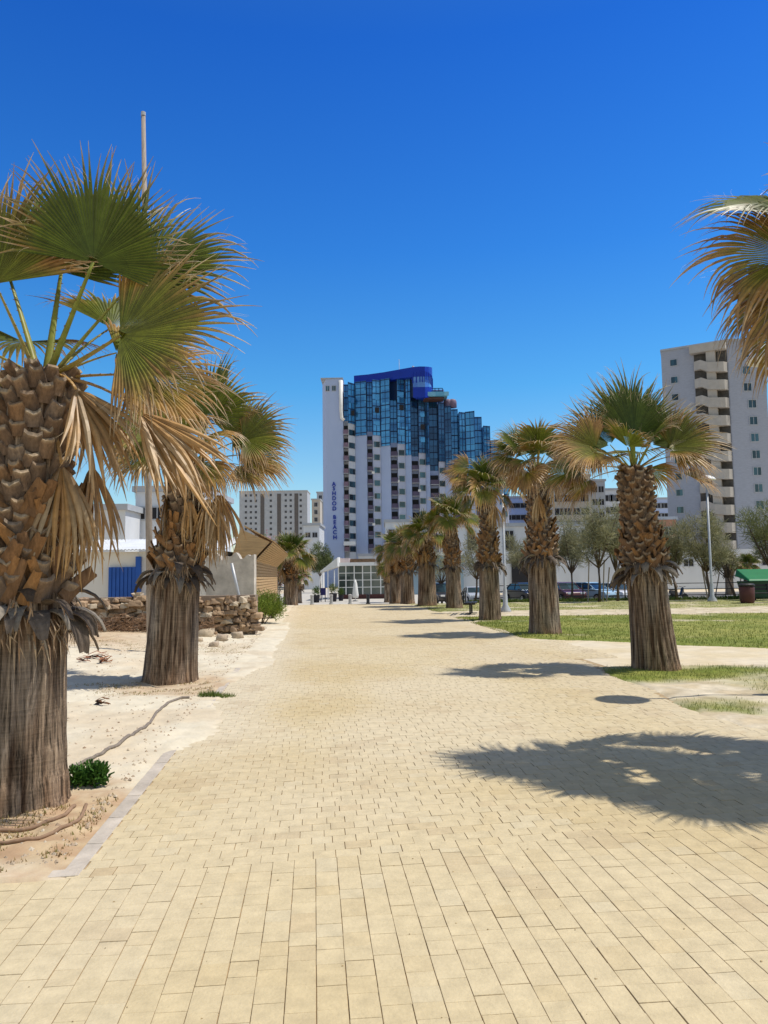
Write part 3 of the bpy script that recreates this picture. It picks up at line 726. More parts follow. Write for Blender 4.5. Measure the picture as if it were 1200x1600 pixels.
rows = [
    dict(az=185, elev=60, L=.75, Rb=.95, span=95, age=.2, droopP=.2, bend=.1, droopS=.4, roll=-50, segs=34),
    dict(az=165, elev=52, L=.7, Rb=.95, span=90, age=.3, droopP=.2, bend=.1, droopS=.4, roll=-40, segs=34),
    dict(az=270, elev=60, L=.6, Rb=.85, span=110, age=.6, droopP=.4, bend=.4, droopS=1.2, roll=0, segs=34),
    dict(az=350, elev=55, L=.7, Rb=.9, span=100, age=.6, droopP=.4, bend=.2, droopS=1.0, roll=50, segs=34),
    dict(az=10, elev=30, L=.75, Rb=.9, span=100, age=.55, droopP=.4, bend=.2, droopS=.9, roll=60, segs=34),
    dict(az=335, elev=26, L=.6, Rb=.9, span=100, age=.3, droopP=.3, bend=.2, droopS=.8, roll=40, segs=34),
    dict(az=200, elev=25, L=.7, Rb=.85, span=100, age=.7, droopP=.5, bend=.3, droopS=1.3, roll=-30),
    dict(az=90, elev=60, L=.7, Rb=.85, span=100, age=.4, droopP=.4, bend=.3, droopS=1.0, roll=0),
    dict(az=60, elev=35, L=.7, Rb=.85, span=100, age=.5, droopP=.5, bend=.3, droopS=1.0, roll=0),
    dict(az=230, elev=35, L=.6, Rb=.8, span=100, age=.7, droopP=.6, bend=.4, droopS=1.5, roll=0),
    dict(az=260, elev=-20, L=.7, Rb=1.0, span=24, age=1, droopP=2.2, bend=.4, droopS=2.0, dead=True, segs=24, dz=-.1),
    dict(az=300, elev=0, L=.6, Rb=.85, span=40, age=1, droopP=1.0, bend=.5, droopS=2.0, dead=True, segs=24, dz=-.05)]
rows += randcrown(81, 6, .95, 0, .65)
palm(R2, 'second right palm on a grass patch with a rusty dead frond hanging down its trunk', 4.3, .40, 1.75, (-.02, 0, 0), 15, rows, .85, 120, 34, group=GRP, spread=1.2, bscale=1.1)
R3 = base(766, 970, .4)
rows = randcrown(33, 13, .95, 3, .65, agek=.65) + [dict(az=190, elev=55, L=1.0, Rb=.95, span=85, age=.75, droopP=.9, bend=.3, droopS=1.0, roll=-50, segs=30, threads=False), dict(az=180, elev=70, L=1.05, Rb=.95, span=80, age=.6, droopP=1.0, bend=.4, droopS=.9, roll=-60, segs=30, threads=False)]
palm(R3, 'third right palm in front of the white lamp post, brown fronds blown to the left', 4.35, .37, 1.7, (.0, 0, 0), 16, rows, .75, 110, 30, group=GRP, spread=1.1, bscale=1.1)
R4 = base(710, 951, .38)
palm(R4, 'fourth right palm, slimmer scaly trunk at the lawn edge behind the lamp post', 3.95, .37, 1.75, (-.02, 0, 0), 17, randcrown(44, 14, 1.0, 2, .7, agek=.6), .6, 90, 24, group=GRP, bscale=1.1)
def place(src, loc, label, s=1.0, rz=0):
    c = copy_tree(src); c.location = loc; c.scale = (s, s, s); c.rotation_euler = (0, 0, rz); c['label'] = label; return c
P5 = palm(base(668, 947.5, .4), 'fifth right palm, squat trunk splayed at the foot with a pale grey base', 3.4, .47, 1.9, (-.01, 0, 0), 18, randcrown(55, 14, 1.0, 2, .7, agek=.6), .5, 80, 26, group=GRP, bscale=1.2)
P6 = palm(base(637, 943.5, .4), 'sixth right palm, straight reddish trunk between the splayed palm and the far cluster', 3.1, .40, 1.7, (0, 0, 0), 19, randcrown(66, 14, 1.05, 2, .75, agek=.6), .5, 70, 20, group=GRP, bscale=1.2)
place(P6, base(619, 943, .4), 'seventh right palm, one of the close far cluster, reddish foot just left of the sixth', 1.0, 2.0)
place(P5, base(607, 941.3, .4), 'last right palm beside the glass pavilion, leftmost trunk of the far cluster', .92, 1.2)
# far left palms
P3 = palm(base(454, 946, .4), 'green palm at the far left beside the slatted wall, rounded reddish trunk foot', 2.7, .42, 1.3, (0, 0, 0), 22, randcrown(77, 16, 1.15, 1, .8, agek=.45), .5, 60, 18, group=GRP, bscale=1.2)
place(P3, base(466, 942.5, .4), 'palm just right of and behind the far left green palm, darker trunk', .92, 3.0)
# small palms near the right tower
def rel(px, py_ground, Y): p = at(px, py_ground, Y); return Vector((p.x, Y, gz(Y)))
g2 = 'small palms by the white building at right'
a = place(P6, rel(1168, 900, 80), 'small dark-trunked palm before the white wall, nearer the right edge', 1.0, .5); a['group'] = g2
a = place(P5, rel(1139, 900, 84), 'small bushy palm before the white wall, left of its dark-trunked neighbour', 1.0, 1.5); a['group'] = g2

# ------------------------------------------------------------------ small trees
def leafcloud(mb, centres, count, rg, size, cols, up=.3):
    for _ in range(count):
        c, r = rg.choice(centres)
        while True:
            v = Vector((rg.uniform(-1, 1), rg.uniform(-1, 1), rg.uniform(-1, 1)))
            if v.length < 1: break
        v = v*(.35+.65*v.length) if v.length > 0 else v
        p = Vector(c) + Vector((v.x*r[0], v.y*r[1], v.z*r[2]))
        d = (v.normalized()*.6 + Vector((rg.uniform(-1, 1), rg.uniform(-1, 1), rg.uniform(-.6, 1)+up))).normalized()
        s = d.cross(Vector((rg.uniform(-1, 1), rg.uniform(-1, 1), rg.uniform(-1, 1)))).normalized()
        l, w_ = size[0]*rg.uniform(.6, 1.4), size[1]*rg.uniform(.6, 1.3)
        col = mixc(cols[0], cols[1], rg.random())
        mb.quad(p-s*w_*.3, p+s*w_*.3, p+d*l+s*w_*.2, p+d*l-s*w_*.2, col)
def smalltree(loc, label, H, cw, seed, lean=0.0, name='feathery_tree', cols=((.17, .17, .085), (.40, .38, .23)), count=4200, group='feathery trees along the car park', stakes=0, fork=True, size=(.30, .042)):
    rg = random.Random(seed); root = empty(name, loc, label, 'tree', group)
    t = MB(); bc = (.12, .09, .07); th = H*.34
    base_ = Vector((0, 0, -.05)); mid = Vector((lean*th, 0, th))
    t.tube([base_, base_.lerp(mid, .5)+Vector((.05, .03, 0)), mid], [.09, .07, .06], 7, bc)
    cents = []
    nb = 10
    for i in range(nb):
        a = i*2.4+rg.random(); q = Vector((math.cos(a)*cw*.5*rg.uniform(.4, 1), math.sin(a)*cw*.5*rg.uniform(.4, 1), H*rg.uniform(.5, .95)))
        q.x += lean*H*.6
        t.tube([mid, mid.lerp(q, .5)+Vector((0, 0, -.1)), q], [.045, .03, .012], 5, bc)
        cents.append((q, (cw*rg.uniform(.10, .24), cw*rg.uniform(.10, .24), H*rg.uniform(.08, .18))))
        q2 = mid.lerp(q, .65)+Vector((rg.uniform(-.3, .3), rg.uniform(-.3, .3), rg.uniform(0, .4))); cents.append((q2, (cw*.16, cw*.16, H*.09)))
    t.build('trunk', attrbark, root, smooth=True, local=True)
    c = MB(); leafcloud(c, cents, count, rg, size, cols); c.build('crown', MTREE, root, local=True)
    for i in range(stakes):
        s = MB(); x = rg.uniform(-.8, .8) + (i-.5*stakes)*.6; s.tube([(x, .3, 0), (x+rg.uniform(-.5, .3), .1, H*.42)], .035, 6)
        s.build('stake', MPOLE, root, local=True)
    return root
attrbark = attrmat('thin_bark', .9, .1, 0, 10, .3, .4)
smalltree(rel(936, 930, 40), 'airy grey-green tree on thin forked stems behind the lawn, left of the leaning palm', 5.3, 2.7, 1, .02, stakes=2, count=4200)
smalltree(rel(893, 930, 47), 'pale feathery tree between the second and leaning right palms', 5.0, 2.4, 2, .03)
smalltree(rel(965, 930, 41), 'narrow feathery tree touching the left side of the leaning palm trunk', 4.4, 1.7, 3, 0, stakes=1)
smalltree(rel(1058, 930, 42), 'thin-leaved tree with slanting stem right of the leaning palm', 4.2, 2.1, 4, -.14, stakes=2)
smalltree(rel(1108, 930, 40), 'round olive-grey tree with crown just below the domed street lamp', 4.4, 2.6, 5, -.05, stakes=2, count=4200)
smalltree(rel(1150, 935, 44), 'small staked tree with strongly slanting stem right of the domed lamp', 3.6, 1.6, 6, -.32, stakes=2, count=1600)
smalltree(rel(1206, 925, 42), 'dense olive-green tree cut by the right edge above the green skip', 5.0, 3.0, 7, 0, count=5200, cols=((.13, .15, .06), (.30, .31, .14)))
smalltree(rel(826, 925, 50), 'drooping pale tree behind the white lamp post', 4.6, 3.2, 8, 0)
smalltree(rel(742, 925, 52), 'bare grey-green tree between the third and fourth right palms', 4.6, 2.8, 9, .1, count=2200)
smalltree(rel(690, 925, 60), 'grey-green tree between the fourth and splayed palms', 4.6, 3.0, 10, 0, count=2200)

# ------------------------------------------------------------------ bushes
def bush(loc, label, rx, ry, h, seed, cols, count=2600, name='bush', size=(.09, .04), flowers=None, group=None):
    rg = random.Random(seed); root = empty(name, loc, label, 'bush', group)
    cents = []
    for i in range(11):
        a = rg.random()*6.28; q = rg.random()**.6; k = rg.uniform(.35, .8)
        cents.append((Vector((rx*q*math.cos(a)*.7, ry*q*math.sin(a)*.7, h*k*.8)), (rx*.38, ry*.38, h*.30)))
    st = MB()
    for c, r in cents[:7]: st.tube([(c.x*.15, c.y*.15, -.03), (c.x*.6, c.y*.6, c.z*.6), c], [.02, .014, .006], 5, (.15, .11, .07))
    st.build('stem', attrbark, root, local=True)
    m = MB(); leafcloud(m, cents, count, rg, size, cols, .5); m.build('foliage', MTREE, root, local=True)
    if flowers:
        fl = MB(); leafcloud(fl, [(c+Vector((0, 0, .05)), (r[0]*1.1, r[1]*1.1, r[2]*1.1)) for c, r in cents], int(count*.22), rg, (.08, .09), flowers); fl.build('blossom', MTREE, root, local=True)
    return root
bush(ground(408, 975), 'bright green shrub at the foot of the slatted wall', .85, .8, 1.25, 3, ((.10, .17, .02), (.26, .32, .05)), 5200, size=(.10, .028))
bush(ground(424, 966), 'lower yellow-green end of the shrub row by the slatted wall', .5, .8, .62, 4, ((.12, .19, .03), (.30, .34, .06)), 2600, size=(.09, .026))
b_ = ground(128, 1238)
bush(Vector((b_.x, b_.y+.12, 0)), 'small dark green weed at the foot of the nearest left palm', .17, .13, .20, 5, ((.03, .09, .015), (.09, .20, .03)), 900, name='weed', size=(.04, .032))
bush(rel(434, 900, 44.5), 'pink-flowering climber spilling over the far end of the slatted wall', 2.2, 1.2, 4.6, 6, ((.10, .13, .03), (.25, .24, .07)), 6500, name='flowering_climber', flowers=((.6, .12, .28), (.7, .45, .45)))

# hedge along the car park
hd = MB(); rg = random.Random(4)
leafcloud(hd, [((x, 42.2+.2*math.sin(x), gz(42)+.0), (.7, .35, .17)) for x in [5+.6*i for i in range(40)]], 16000, rg, (.10, .06), ((.04, .08, .015), (.14, .19, .04)), .4)
tag(hd.build('hedge', MTREE, loc=(15, 42, gz(42))), 'low dark green hedge strip between the lawn and the car park', 'hedge')

# ------------------------------------------------------------------ buildings
def X(px, Y, py=850): return at(px, py, Y).x
def Z(py, Y, px=600): return at(px, py, Y).z
def wallbox(mb, px0, px1, pyt, pyb, Y, depth, pm=None):
    pm = pm or (px0+px1)/2
    mb.box(X(px0, Y, (pyt+pyb)/2), X(px1, Y, (pyt+pyb)/2), Y, Y+depth, Z(pyb, Y, pm), Z(pyt, Y, pm))
def window(parent, x, z, y, w_, h, m=MWIN, frame=True, nx=0.0):
    f = MB(); t = .12
    f.box(x-w_/2-t, x+w_/2+t, y-.10, y, z-h/2-t, z-h/2); f.box(x-w_/2-t, x+w_/2+t, y-.10, y, z+h/2, z+h/2+t)
    f.box(x-w_/2-t, x-w_/2, y-.10, y, z-h/2, z+h/2); f.box(x+w_/2, x+w_/2+t, y-.10, y, z-h/2, z+h/2)
    f.box(x-.04, x+.04, y-.10, y-.03, z-h/2, z+h/2)
    o = f.build('window', MWALLG, parent)
    g_ = MB(); g_.box(x-w_/2, x+w_/2, y-.06, y-.005, z-h/2, z+h/2); g_.build('pane', m, o)
    return o
# --- hotel
HY = 170.0; hz0 = gz(HY)
hotel = empty('hotel_tower', (X(600, HY), HY+10, hz0), 'blue-glass and white stepped hotel tower with vertical blue lettering', 'hotel')
sx_ = lambda px: X(px, HY, 750)
zz = lambda py, px=600: Z(py, HY, px)
m = MB(); m.prism([(sx_(510), HY), (sx_(537), HY), (sx_(537), HY+16), (sx_(504), HY+16), (sx_(501.5), HY+6)], hz0, zz(592, 520))
tw = m.build('lift_tower', MWALLB, hotel)
for px in (509.5+3.5, 519.5+3.5): window(hotel, sx_(px), zz(607, 515), HY, .8, 1.1)
m = MB(); m.box(sx_(502), sx_(537.6), HY-.25, HY+15, zz(592, 520)+.003, zz(590.5, 520)); m.build('parapet', MWALLG, hotel)
m = MB(); m.tube([(sx_(534), HY-.25, zz(594)), (sx_(534.2), HY-.25, zz(640)), (sx_(535), HY-.3, zz(653)), (sx_(539), HY-.3, zz(656))], [.5, .45, .4, .35], 8); m.build('white_pipe', MWHITE, hotel, smooth=True)
# lettering
letters = [('A', 756.6), ('S', 763.5), ('H', 771.3), ('D', 779), ('O', 787), ('D', 795), ('B', 808.5), ('E', 816.5), ('A', 824), ('C', 832), ('H', 840)]
for i, (ch, py) in enumerate(letters):
    cu = bpy.data.curves.new('letter', 'FONT'); cu.body = ch; cu.size = 1.25; cu.extrude = .08; cu.align_x = 'CENTER'; cu.align_y = 'CENTER'; cu.offset = .03
    tmp = bpy.data.objects.new('tmp', cu); COL.objects.link(tmp)
    dg = bpy.context.evaluated_depsgraph_get(); me = bpy.data.meshes.new_from_object(tmp.evaluated_get(dg)); bpy.data.objects.remove(tmp)
    me.transform(Matrix.Translation(Vector((X(521.6+.022*(py-756), HY, py), HY-.12, Z(py, HY, 522)))-wloc(tw)) @ Matrix.Rotation(math.pi/2, 4, 'X'))
    me.materials.clear(); me.materials.append(MROY)
    o = bpy.data.objects.new('letter', me); link(o, tw)
# bays: (kind, x0, x1, y0, y1 plan depth offsets, wall-top py, glass-top py)
bays = [
    ('bal', 537, 545, 1.5, 1.5, 656, 597), ('win', 545, 555.5, .0, 1.9, 661, 597), ('blank', 555.5, 574, 1.8, .8, 679, 594),
    ('bal', 574, 583, 2.0, 2.0, 672, 592), ('win', 583, 596, .8, 1.6, 679, 592), ('blank', 596, 611, 1.4, .2, 696, 591),
    ('bal', 611, 622, 1.6, 1.6, 690, 590), ('win', 622, 634.5, .2, .9, 693, 589), ('blank', 634.5, 643.5, .8, -.2, 711, 591),
    ('bal', 643.5, 655, 1.2, 1.2, 712, 621), ('win', 655, 666, -.4, .3, 708, 620), ('blank', 666, 672, .2, -.6, 727, 622),
    ('bal', 672, 686, .8, .8, 735, 624), ('win', 686, 696, -.9, -.3, 722, 630), ('blank', 696, 706, -.3, -1.2, 742, 636),
    ('bal', 706, 718, .2, .2, 750, 638), ('win', 718, 728, -1.4, -.8, 745, 646), ('blank', 728, 742, -.8, -1.8, 760, 645),
    ('bal', 742, 755, -.4, -.4, 765, 651), ('win', 755, 766, -2, -1.4, 762, 668), ('blank', 766, 778, -1.4, -2.2, 775, 690), ('win', 778, 792, -2.2, -1.8, 790, 712)]
storey = (675+20.3*0)
for i, (kd, a, b, y0, y1, wt, gt) in enumerate(bays):
    xa, xb = sx_(a), sx_(b); Ya, Yb = HY+y0, HY+y1; pm = (a+b)/2
    zw = zz(wt, pm); zg = zz(gt, pm)
    wl = MB()
    yb = max(Ya, Yb)+3.5
    wl.prism([(xa+.01, Ya), (xb-.01, Yb), (xb-.01, yb), (xa+.01, yb)], hz0, zw)
    wm = MWALLB if kd == 'blank' or i > 2 else MWALLW  # first bay lit, later walls shaded, by choice of wall colour
    if kd == 'win' and i > 2: wm = MWALLB2
    if i == 0: wm = MWALLW
    wo = wl.build('wall', wm, hotel)
    # glass prism above, each a little deeper or prouder than the wall
    gl = MB(); s = -.35 if kd != 'bal' else .6
    gl.prism([(xa+.02, Ya+s), (xb-.02, Yb+s), (xb-.02, yb+3), (xa+.02, yb+3)], zw+.01, zg)
    go = gl.build('curtain_wall', MGLASS if a < 640 else (MGLASS2 if a < 700 else MGLASS), hotel)
    mu = MB(); nv = max(2, round((xb-xa)/1.1)); 
    for k in range(nv+1):
        t = k/nv; xx = lerp(xa+.06, xb-.06, t); yy = lerp(Ya, Yb, t)+s
        mu.box(xx-.05, xx+.05, yy-.07, yy+.02, zw+.02, zg)
    z = zg-.1; q = 0
    while z > zw+.2:
        hgt = .10 if q % 2 else .22
        mu.prism([(xa+.02, Ya+s-.06), (xb-.02, Yb+s-.06), (xb-.02, Yb+s+.02), (xa+.02, Ya+s+.02)], z-hgt, z); z -= 1.46 if q % 2 else 1.5; q += 1
    mu.build('mullions', MMULL, go)
    # opening windows in the glass
    if kd == 'win' and a < 680:
        for k in range(1, 6):
            zc = zg - 1.2 - k*2.93
            if zc < zw+1: break
            o_ = MB(); xc = lerp(xa, xb, .5); yc = lerp(Ya, Yb, .5)+s-.1; o_.box(xc-.65, xc+.65, yc-.05, yc+.2, zc-.6, zc+.6); o_.build('open_sash', MDARK if (k+i) % 3 == 0 else MGLASS, go)
    # windows and balconies by storey
    py = wt + 14; k = 0
    while py < 868:
        zc = zz(py, pm)
        if kd == 'win':
            xc = lerp(xa, xb, .5); yc = lerp(Ya, Yb, .5)
            sl_ = (Yb-Ya)/(xb-xa); hw = .62; hh = .62
            f = MB(); 
            f.hexa([(xc-hw-.1, yc-(hw+.1)*sl_-.10, zc-hh-.1), (xc+hw+.1, yc+(hw+.1)*sl_-.10, zc-hh-.1), (xc+hw+.1, yc+(hw+.1)*sl_+.1, zc-hh-.1), (xc-hw-.1, yc-(hw+.1)*sl_+.1, zc-hh-.1),
                    (xc-hw-.1, yc-(hw+.1)*sl_-.10, zc+hh+.1), (xc+hw+.1, yc+(hw+.1)*sl_-.10, zc+hh+.1), (xc+hw+.1, yc+(hw+.1)*sl_+.1, zc+hh+.1), (xc-hw-.1, yc-(hw+.1)*sl_+.1, zc+hh+.1)])
            fo = f.build('window', MGALV, hotel)
            f = MB(); f.hexa([(xc-hw, yc-hw*sl_-.13, zc-hh), (xc+hw, yc+hw*sl_-.13, zc-hh), (xc+hw, yc+hw*sl_+.05, zc-hh), (xc-hw, yc-hw*sl_+.05, zc-hh),
                    (xc-hw, yc-hw*sl_-.13, zc+hh), (xc+hw, yc+hw*sl_-.13, zc+hh), (xc+hw, yc+hw*sl_+.05, zc+hh), (xc-hw, yc-hw*sl_+.05, zc+hh)])
            f.build('pane', MWIN, fo)
            if k % 4 == 2 and i > 2:
                ac = MB(); ac.box(xa-.3, xa+.35, Ya-.5, Ya-.12, zc-.9, zc-.35); ac.build('air_conditioner', MWHITE, hotel, bevel=.04)
        if kd == 'bal':
            d_ = MB(); d_.box(xa+.1, xb-.15, Ya-.08, Ya+.02, zc-1.15, zc+1.0); d_.build('balcony_door', MDARK, hotel)
            bb = MB(); fy = HY + (y0-2.0)
            bb.box(xa+.05, xb-.05, fy, Ya-.1, zc-1.35, zc-1.18)
            bo = bb.build('balcony', MWALLG, hotel)
            rb_ = MB(); rb_.box(xa+.06, xb-.06, fy-.02, fy+.04, zc-1.25, zc-.25)
            rb_.box(xb-.12, xb-.06, fy+.04, Ya-.1, zc-1.17, zc-.25)
            rb_.build('railing', MRAIL if i == 0 else MRAIL2, bo)
        py += 20.3; k += 1
# top blue band, curved penthouse
def arc(pts, th, z0, z1, name, m_, parent):
    mm_ = MB(); n_ = len(pts); 
    for k in range(n_-1):
        a, b = Vector(pts[k][:2]), Vector(pts[k+1][:2]); nrm = Vector((-(b-a).y, (b-a).x)).normalized()*th
        za0 = z0(k) if callable(z0) else z0; za1 = z0(k+1) if callable(z0) else z0; zb0 = z1(k); zb1 = z1(k+1)
        mm_.hexa([(*a, za0), (*b, za1), (*(b+nrm), za1), (*(a+nrm), za0), (*a, zb0), (*b, zb1), (*(b+nrm), zb1), (*(a+nrm), zb0)])
    return mm_.build(name, m_, parent)
curve = [(553, 4), (575, 3), (600, 1.5), (625, -1), (645, -3.2), (656, -4.2), (664, -4.3), (670, -3.2), (674, -1), (675.5, 2), (675.5, 8)]
cp = [(X(a, HY+b, 590), HY+b) for a, b in curve]
tops = [587, 585, 581.5, 577, 573.5, 572.5, 572.6, 573, 573.8, 574.3, 574.5]; bots = [601, 600, 596, 591, 589, 588.5, 588.5, 588.5, 588.8, 589, 589]
arc(cp, 4.0, lambda k: Z(bots[k], HY+curve[k][1], curve[k][0]), lambda k: Z(tops[k], HY+curve[k][1], curve[k][0]), 'blue_crown', MROY, hotel)
low = cp[4:]
arc(low, 2.5, lambda k: Z(605.5, low[k][1]), lambda k: Z(588.9, low[k][1]), 'penthouse_glazing', glassmat('penthouse_glass', (.03, .10, .45), (.15, .32, .6), .1, (1.6, 1.6, 2)), hotel)
arc(low, 2.7, lambda k: Z(622, low[k][1]), lambda k: Z(605.6, low[k][1]), 'blue_skirt', MROY, hotel)
m = MB(); m.prism([(cp[0][0]+.5, HY+5.5), (cp[3][0], HY+1), (cp[5][0], HY-1.5), (cp[8][0]-1.2, HY+1), (cp[8][0]-1.2, HY+8), (cp[0][0]+.5, HY+8)], zz(622), [zz(592), zz(586), zz(584), zz(582), zz(580), zz(592)]); m.build('penthouse_core', MMULL, hotel)
pm_ = MB()
for k in range(len(low)-1):
    for t in (0, .5):
        p = Vector(low[k]).lerp(Vector(low[k+1]), t); pm_.box(p.x-.12, p.x+.12, p.y-.12, p.y+.1, zz(605), zz(589))
pm_.build('penthouse_posts', MROY, hotel)
# terrace frames and roof bits
fr = MB()
for px in (676, 682, 688, 694): fr.box(sx_(px)-.08, sx_(px)+.08, HY-1, HY-.84, zz(624), zz(610))
for py in (610, 614, 618): fr.box(sx_(676), sx_(694), HY-1.02, HY-.86, zz(py), zz(py)+.14)
fr.build('terrace_frame', MMULL, hotel)
m = MB(); m.box(sx_(676), sx_(694), HY, HY+4, zz(624), zz(612)); m.build('terrace_glass', MGLASS, hotel)
m = MB(); m.box(sx_(662), sx_(700), HY-3.4, HY+1, zz(626), zz(622)); m.box(sx_(660), sx_(702), HY-3.6, HY-3.4, zz(625), zz(619)); m.build('glass_parapet', glassmat('pale_glass', (.12, .35, .5), (.25, .5, .62)), hotel)
m = MB(); m.box(sx_(663), sx_(694), HY-3.3, HY-.5, zz(630), zz(627)); m.build('red_soffit', mat('red_soffit', (.08, .04, .035), .6, .3, 1), hotel)
for px in (703, 710):
    m = MB(); m.lathe([(1.0, 0), (1.0, 1.4), (.8, 1.8), (.3, 2.0)], (sx_(px), HY+1, zz(637)), 14); m.build('roof_tank', MRAIL, hotel, smooth=True)
m = MB(); m.tube([(sx_(649), HY+2, zz(574)), (sx_(649), HY+2, zz(569))], .25, 8); m.tube([(sx_(627), HY+3, zz(578)), (sx_(627), HY+3, zz(556))], .06, 6); m.build('roof_mast', MWHITE, hotel)
m = MB(); m.box(sx_(538), sx_(700), HY+6, HY+22, hz0, zz(600)); m.box(sx_(700), sx_(790), HY+3, HY+20, hz0, zz(715)); m.build('rear_block', MWALLB, hotel)
m = MB(); m.box(sx_(537), sx_(555), HY-2.6, HY-.2, zz(852), zz(846)); m.build('awning', MWHITE, hotel)

# generic block with individual windows
def block(name, label, px0, px1, pyt, Y, depth, mwall, cols, rows_, ww=1.3, wh=1.3, cat='building', top=.12, bot=.9, strips=(), mw=MDARK, parapet=True, side=0, margin=.06, base_py=None):
    z0 = gz(Y); pm = (px0+px1)/2; x0, x1 = X(px0, Y, pyt), X(px1, Y, pyt); z1 = Z(pyt, Y, pm)
    root = empty(name, ((x0+x1)/2, Y+depth/2, z0), label, cat)
    m = MB(); m.box(x0, x1, Y, Y+depth, z0-.3, z1); m.build('wall', mwall, root)
    if parapet:
        m = MB(); m.box(x0-.25, x1+.25, Y-.25, Y+depth+.2, z1+.003, z1+.5); m.build('roof', MWALLG, root)
    for s0, s1 in strips:
        m = MB(); m.box(X(s0, Y, pyt), X(s1, Y, pyt), Y-.12, Y, z0+1, z1-1.2); m.build('dark_strip', MWALLD, root)
    for r in range(rows_):
        for c in range(cols):
            x = lerp(x0, x1, margin+(1-2*margin)*(c+.5)/cols); z = z1-1.9-3.0*r
            if z < z0+1.2: continue
            if any(X(s0, Y, pyt)-.8 < x < X(s1, Y, pyt)+.8 for s0, s1 in strips): continue
            window(root, x, z, Y, ww, wh, mw)
    return root
MWALLD = mat('dark_panel', (.12, .11, .11), .7, .2, 1)
block('apartment_block', 'wide grey-white apartment block with dark vertical strips left of the hotel', 374, 480, 768, 400, 16, MWALLG, 12, 9, 1.1, 1.2, top=.04, bot=.92, strips=((407, 413), (433, 439), (460, 466)), mw=MDARK)
block('grey_tower', 'narrow grey-beige tower just left of the hotel', 487, 500, 781, 300, 14, MBEIGE, 1, 10, 1.2, 1.6)
block('stepped_tower', 'taller slim grey tower squeezed against the left side of the hotel', 495, 506, 770, 310, 14, MWALLG, 1, 9, 1.2, 1.6)
block('low_white_block', 'small low white block between the far left palms and the hotel', 474, 499, 821, 150, 12, MWALLW, 2, 1, .9, .9)
smalltree(rel(500, 880, 120), 'dark green tree squeezed between the low white block and the hotel', 7.5, 3.6, 21, 0, cols=((.08, .11, .04), (.20, .23, .09)), group=None, size=(.4, .12))
block('annex_block', 'blank white annex in front of the right foot of the hotel', 602, 640, 816, 130, 14, MWALLW, 2, 2, 1.2, 1.3)
a = block('long_white_hall', 'long low white hall with black window openings behind the palm row', 700, 1010, 822, 105, 18, MWALLW, 5, 1, 1.1, 2.6, top=.12, bot=.55, margin=.02)
m = MB(); m.box(X(640, 104, 850), X(722, 104, 850), 103, 104.9, gz(104)-.3, Z(868, 104, 700)); m.build('glazed_wing', glassmat('wing_glass', (.10, .22, .36), (.35, .48, .6), .15, (1.5, 1.5, 3)), a)
m = MB(); m.box(X(640, 104, 850), X(722, 104, 850), 102.6, 104.9, Z(868, 104, 700)+.003, Z(863, 104, 700)); m.build('wing_roof', MWHITE, a)
m = MB(); m.box(X(880, 104, 850), X(903, 104, 850), 104.75, 104.99, Z(868, 104, 890), Z(836, 104, 890)); m.build('black_opening', MDARK, a)
m = MB(); m.box(X(735, 104, 850), X(747, 104, 850), 104.75, 104.99, Z(856, 104, 740), Z(838, 104, 740)); m.build('black_opening', MDARK, a)
m = MB(); m.box(X(800, 104, 850), X(838, 104, 850), 104.75, 104.99, Z(915, 104, 820), Z(873, 104, 820)); m.build('garage_opening', MDARK, a)
block('grey_blue_block', 'pale grey-blue office block rising behind the long white hall', 786, 868, 778, 190, 15, MWALLB, 5, 5, 2.2, 1.2, top=.05, bot=.75)
block('balcony_apartments', 'beige apartment house with air-conditioned balconies behind the second right palm', 862, 922, 745, 170, 15, MBEIGE, 4, 8, 2.0, 1.5, top=.04, bot=.8)
block('grey_apartments', 'narrow grey apartment slab right of the beige balcony house', 922, 945, 752, 176, 15, MWALLG, 2, 8, 1.2, 1.4, top=.04, bot=.8)
block('white_apartments', 'whitish apartment house seen just left of the leaning palm', 944, 975, 766, 182, 15, MWALLW, 3, 7, 2.0, 1.4, top=.04, bot=.8)
block('distant_apartments', 'low hazy apartment houses in the gap left of the grey stone tower', 1010, 1044, 780, 220, 15, MWALLB, 3, 7, 2.0, 1.4, top=.04, bot=.8)
block('orange_roofed_house', 'small house with terracotta upper wall left of the grey stone tower', 1012, 1056, 812, 125, 10, MORANGE, 2, 1, 1.2, 1.2, top=.1, bot=.4)
block('white_boundary_building', 'low white building stretching below the grey stone tower', 1012, 1290, 858, 112, 10, MWALLW, 8, 1, 1.4, 1.0, top=.25, bot=.75, parapet=False)
# far skyline to close the horizon
for px0, px1, py, Y, l in ((395, 440, 846, 200, 'low pale building half hidden behind the slatted wall'), (560, 700, 868, 150, 'low pale podium at the foot of the hotel behind the pavilion'), (-260, 196, 800, 62, 'long pale building glimpsed behind the nearest left palm'), (212, 318, 768, 66, 'white two-storey building glimpsed behind the second left palm')):
    block('far_building', l, px0, px1, py, Y, 12, MWALLW, 5, 1, 1.0, 1.0, top=.2, bot=.6)

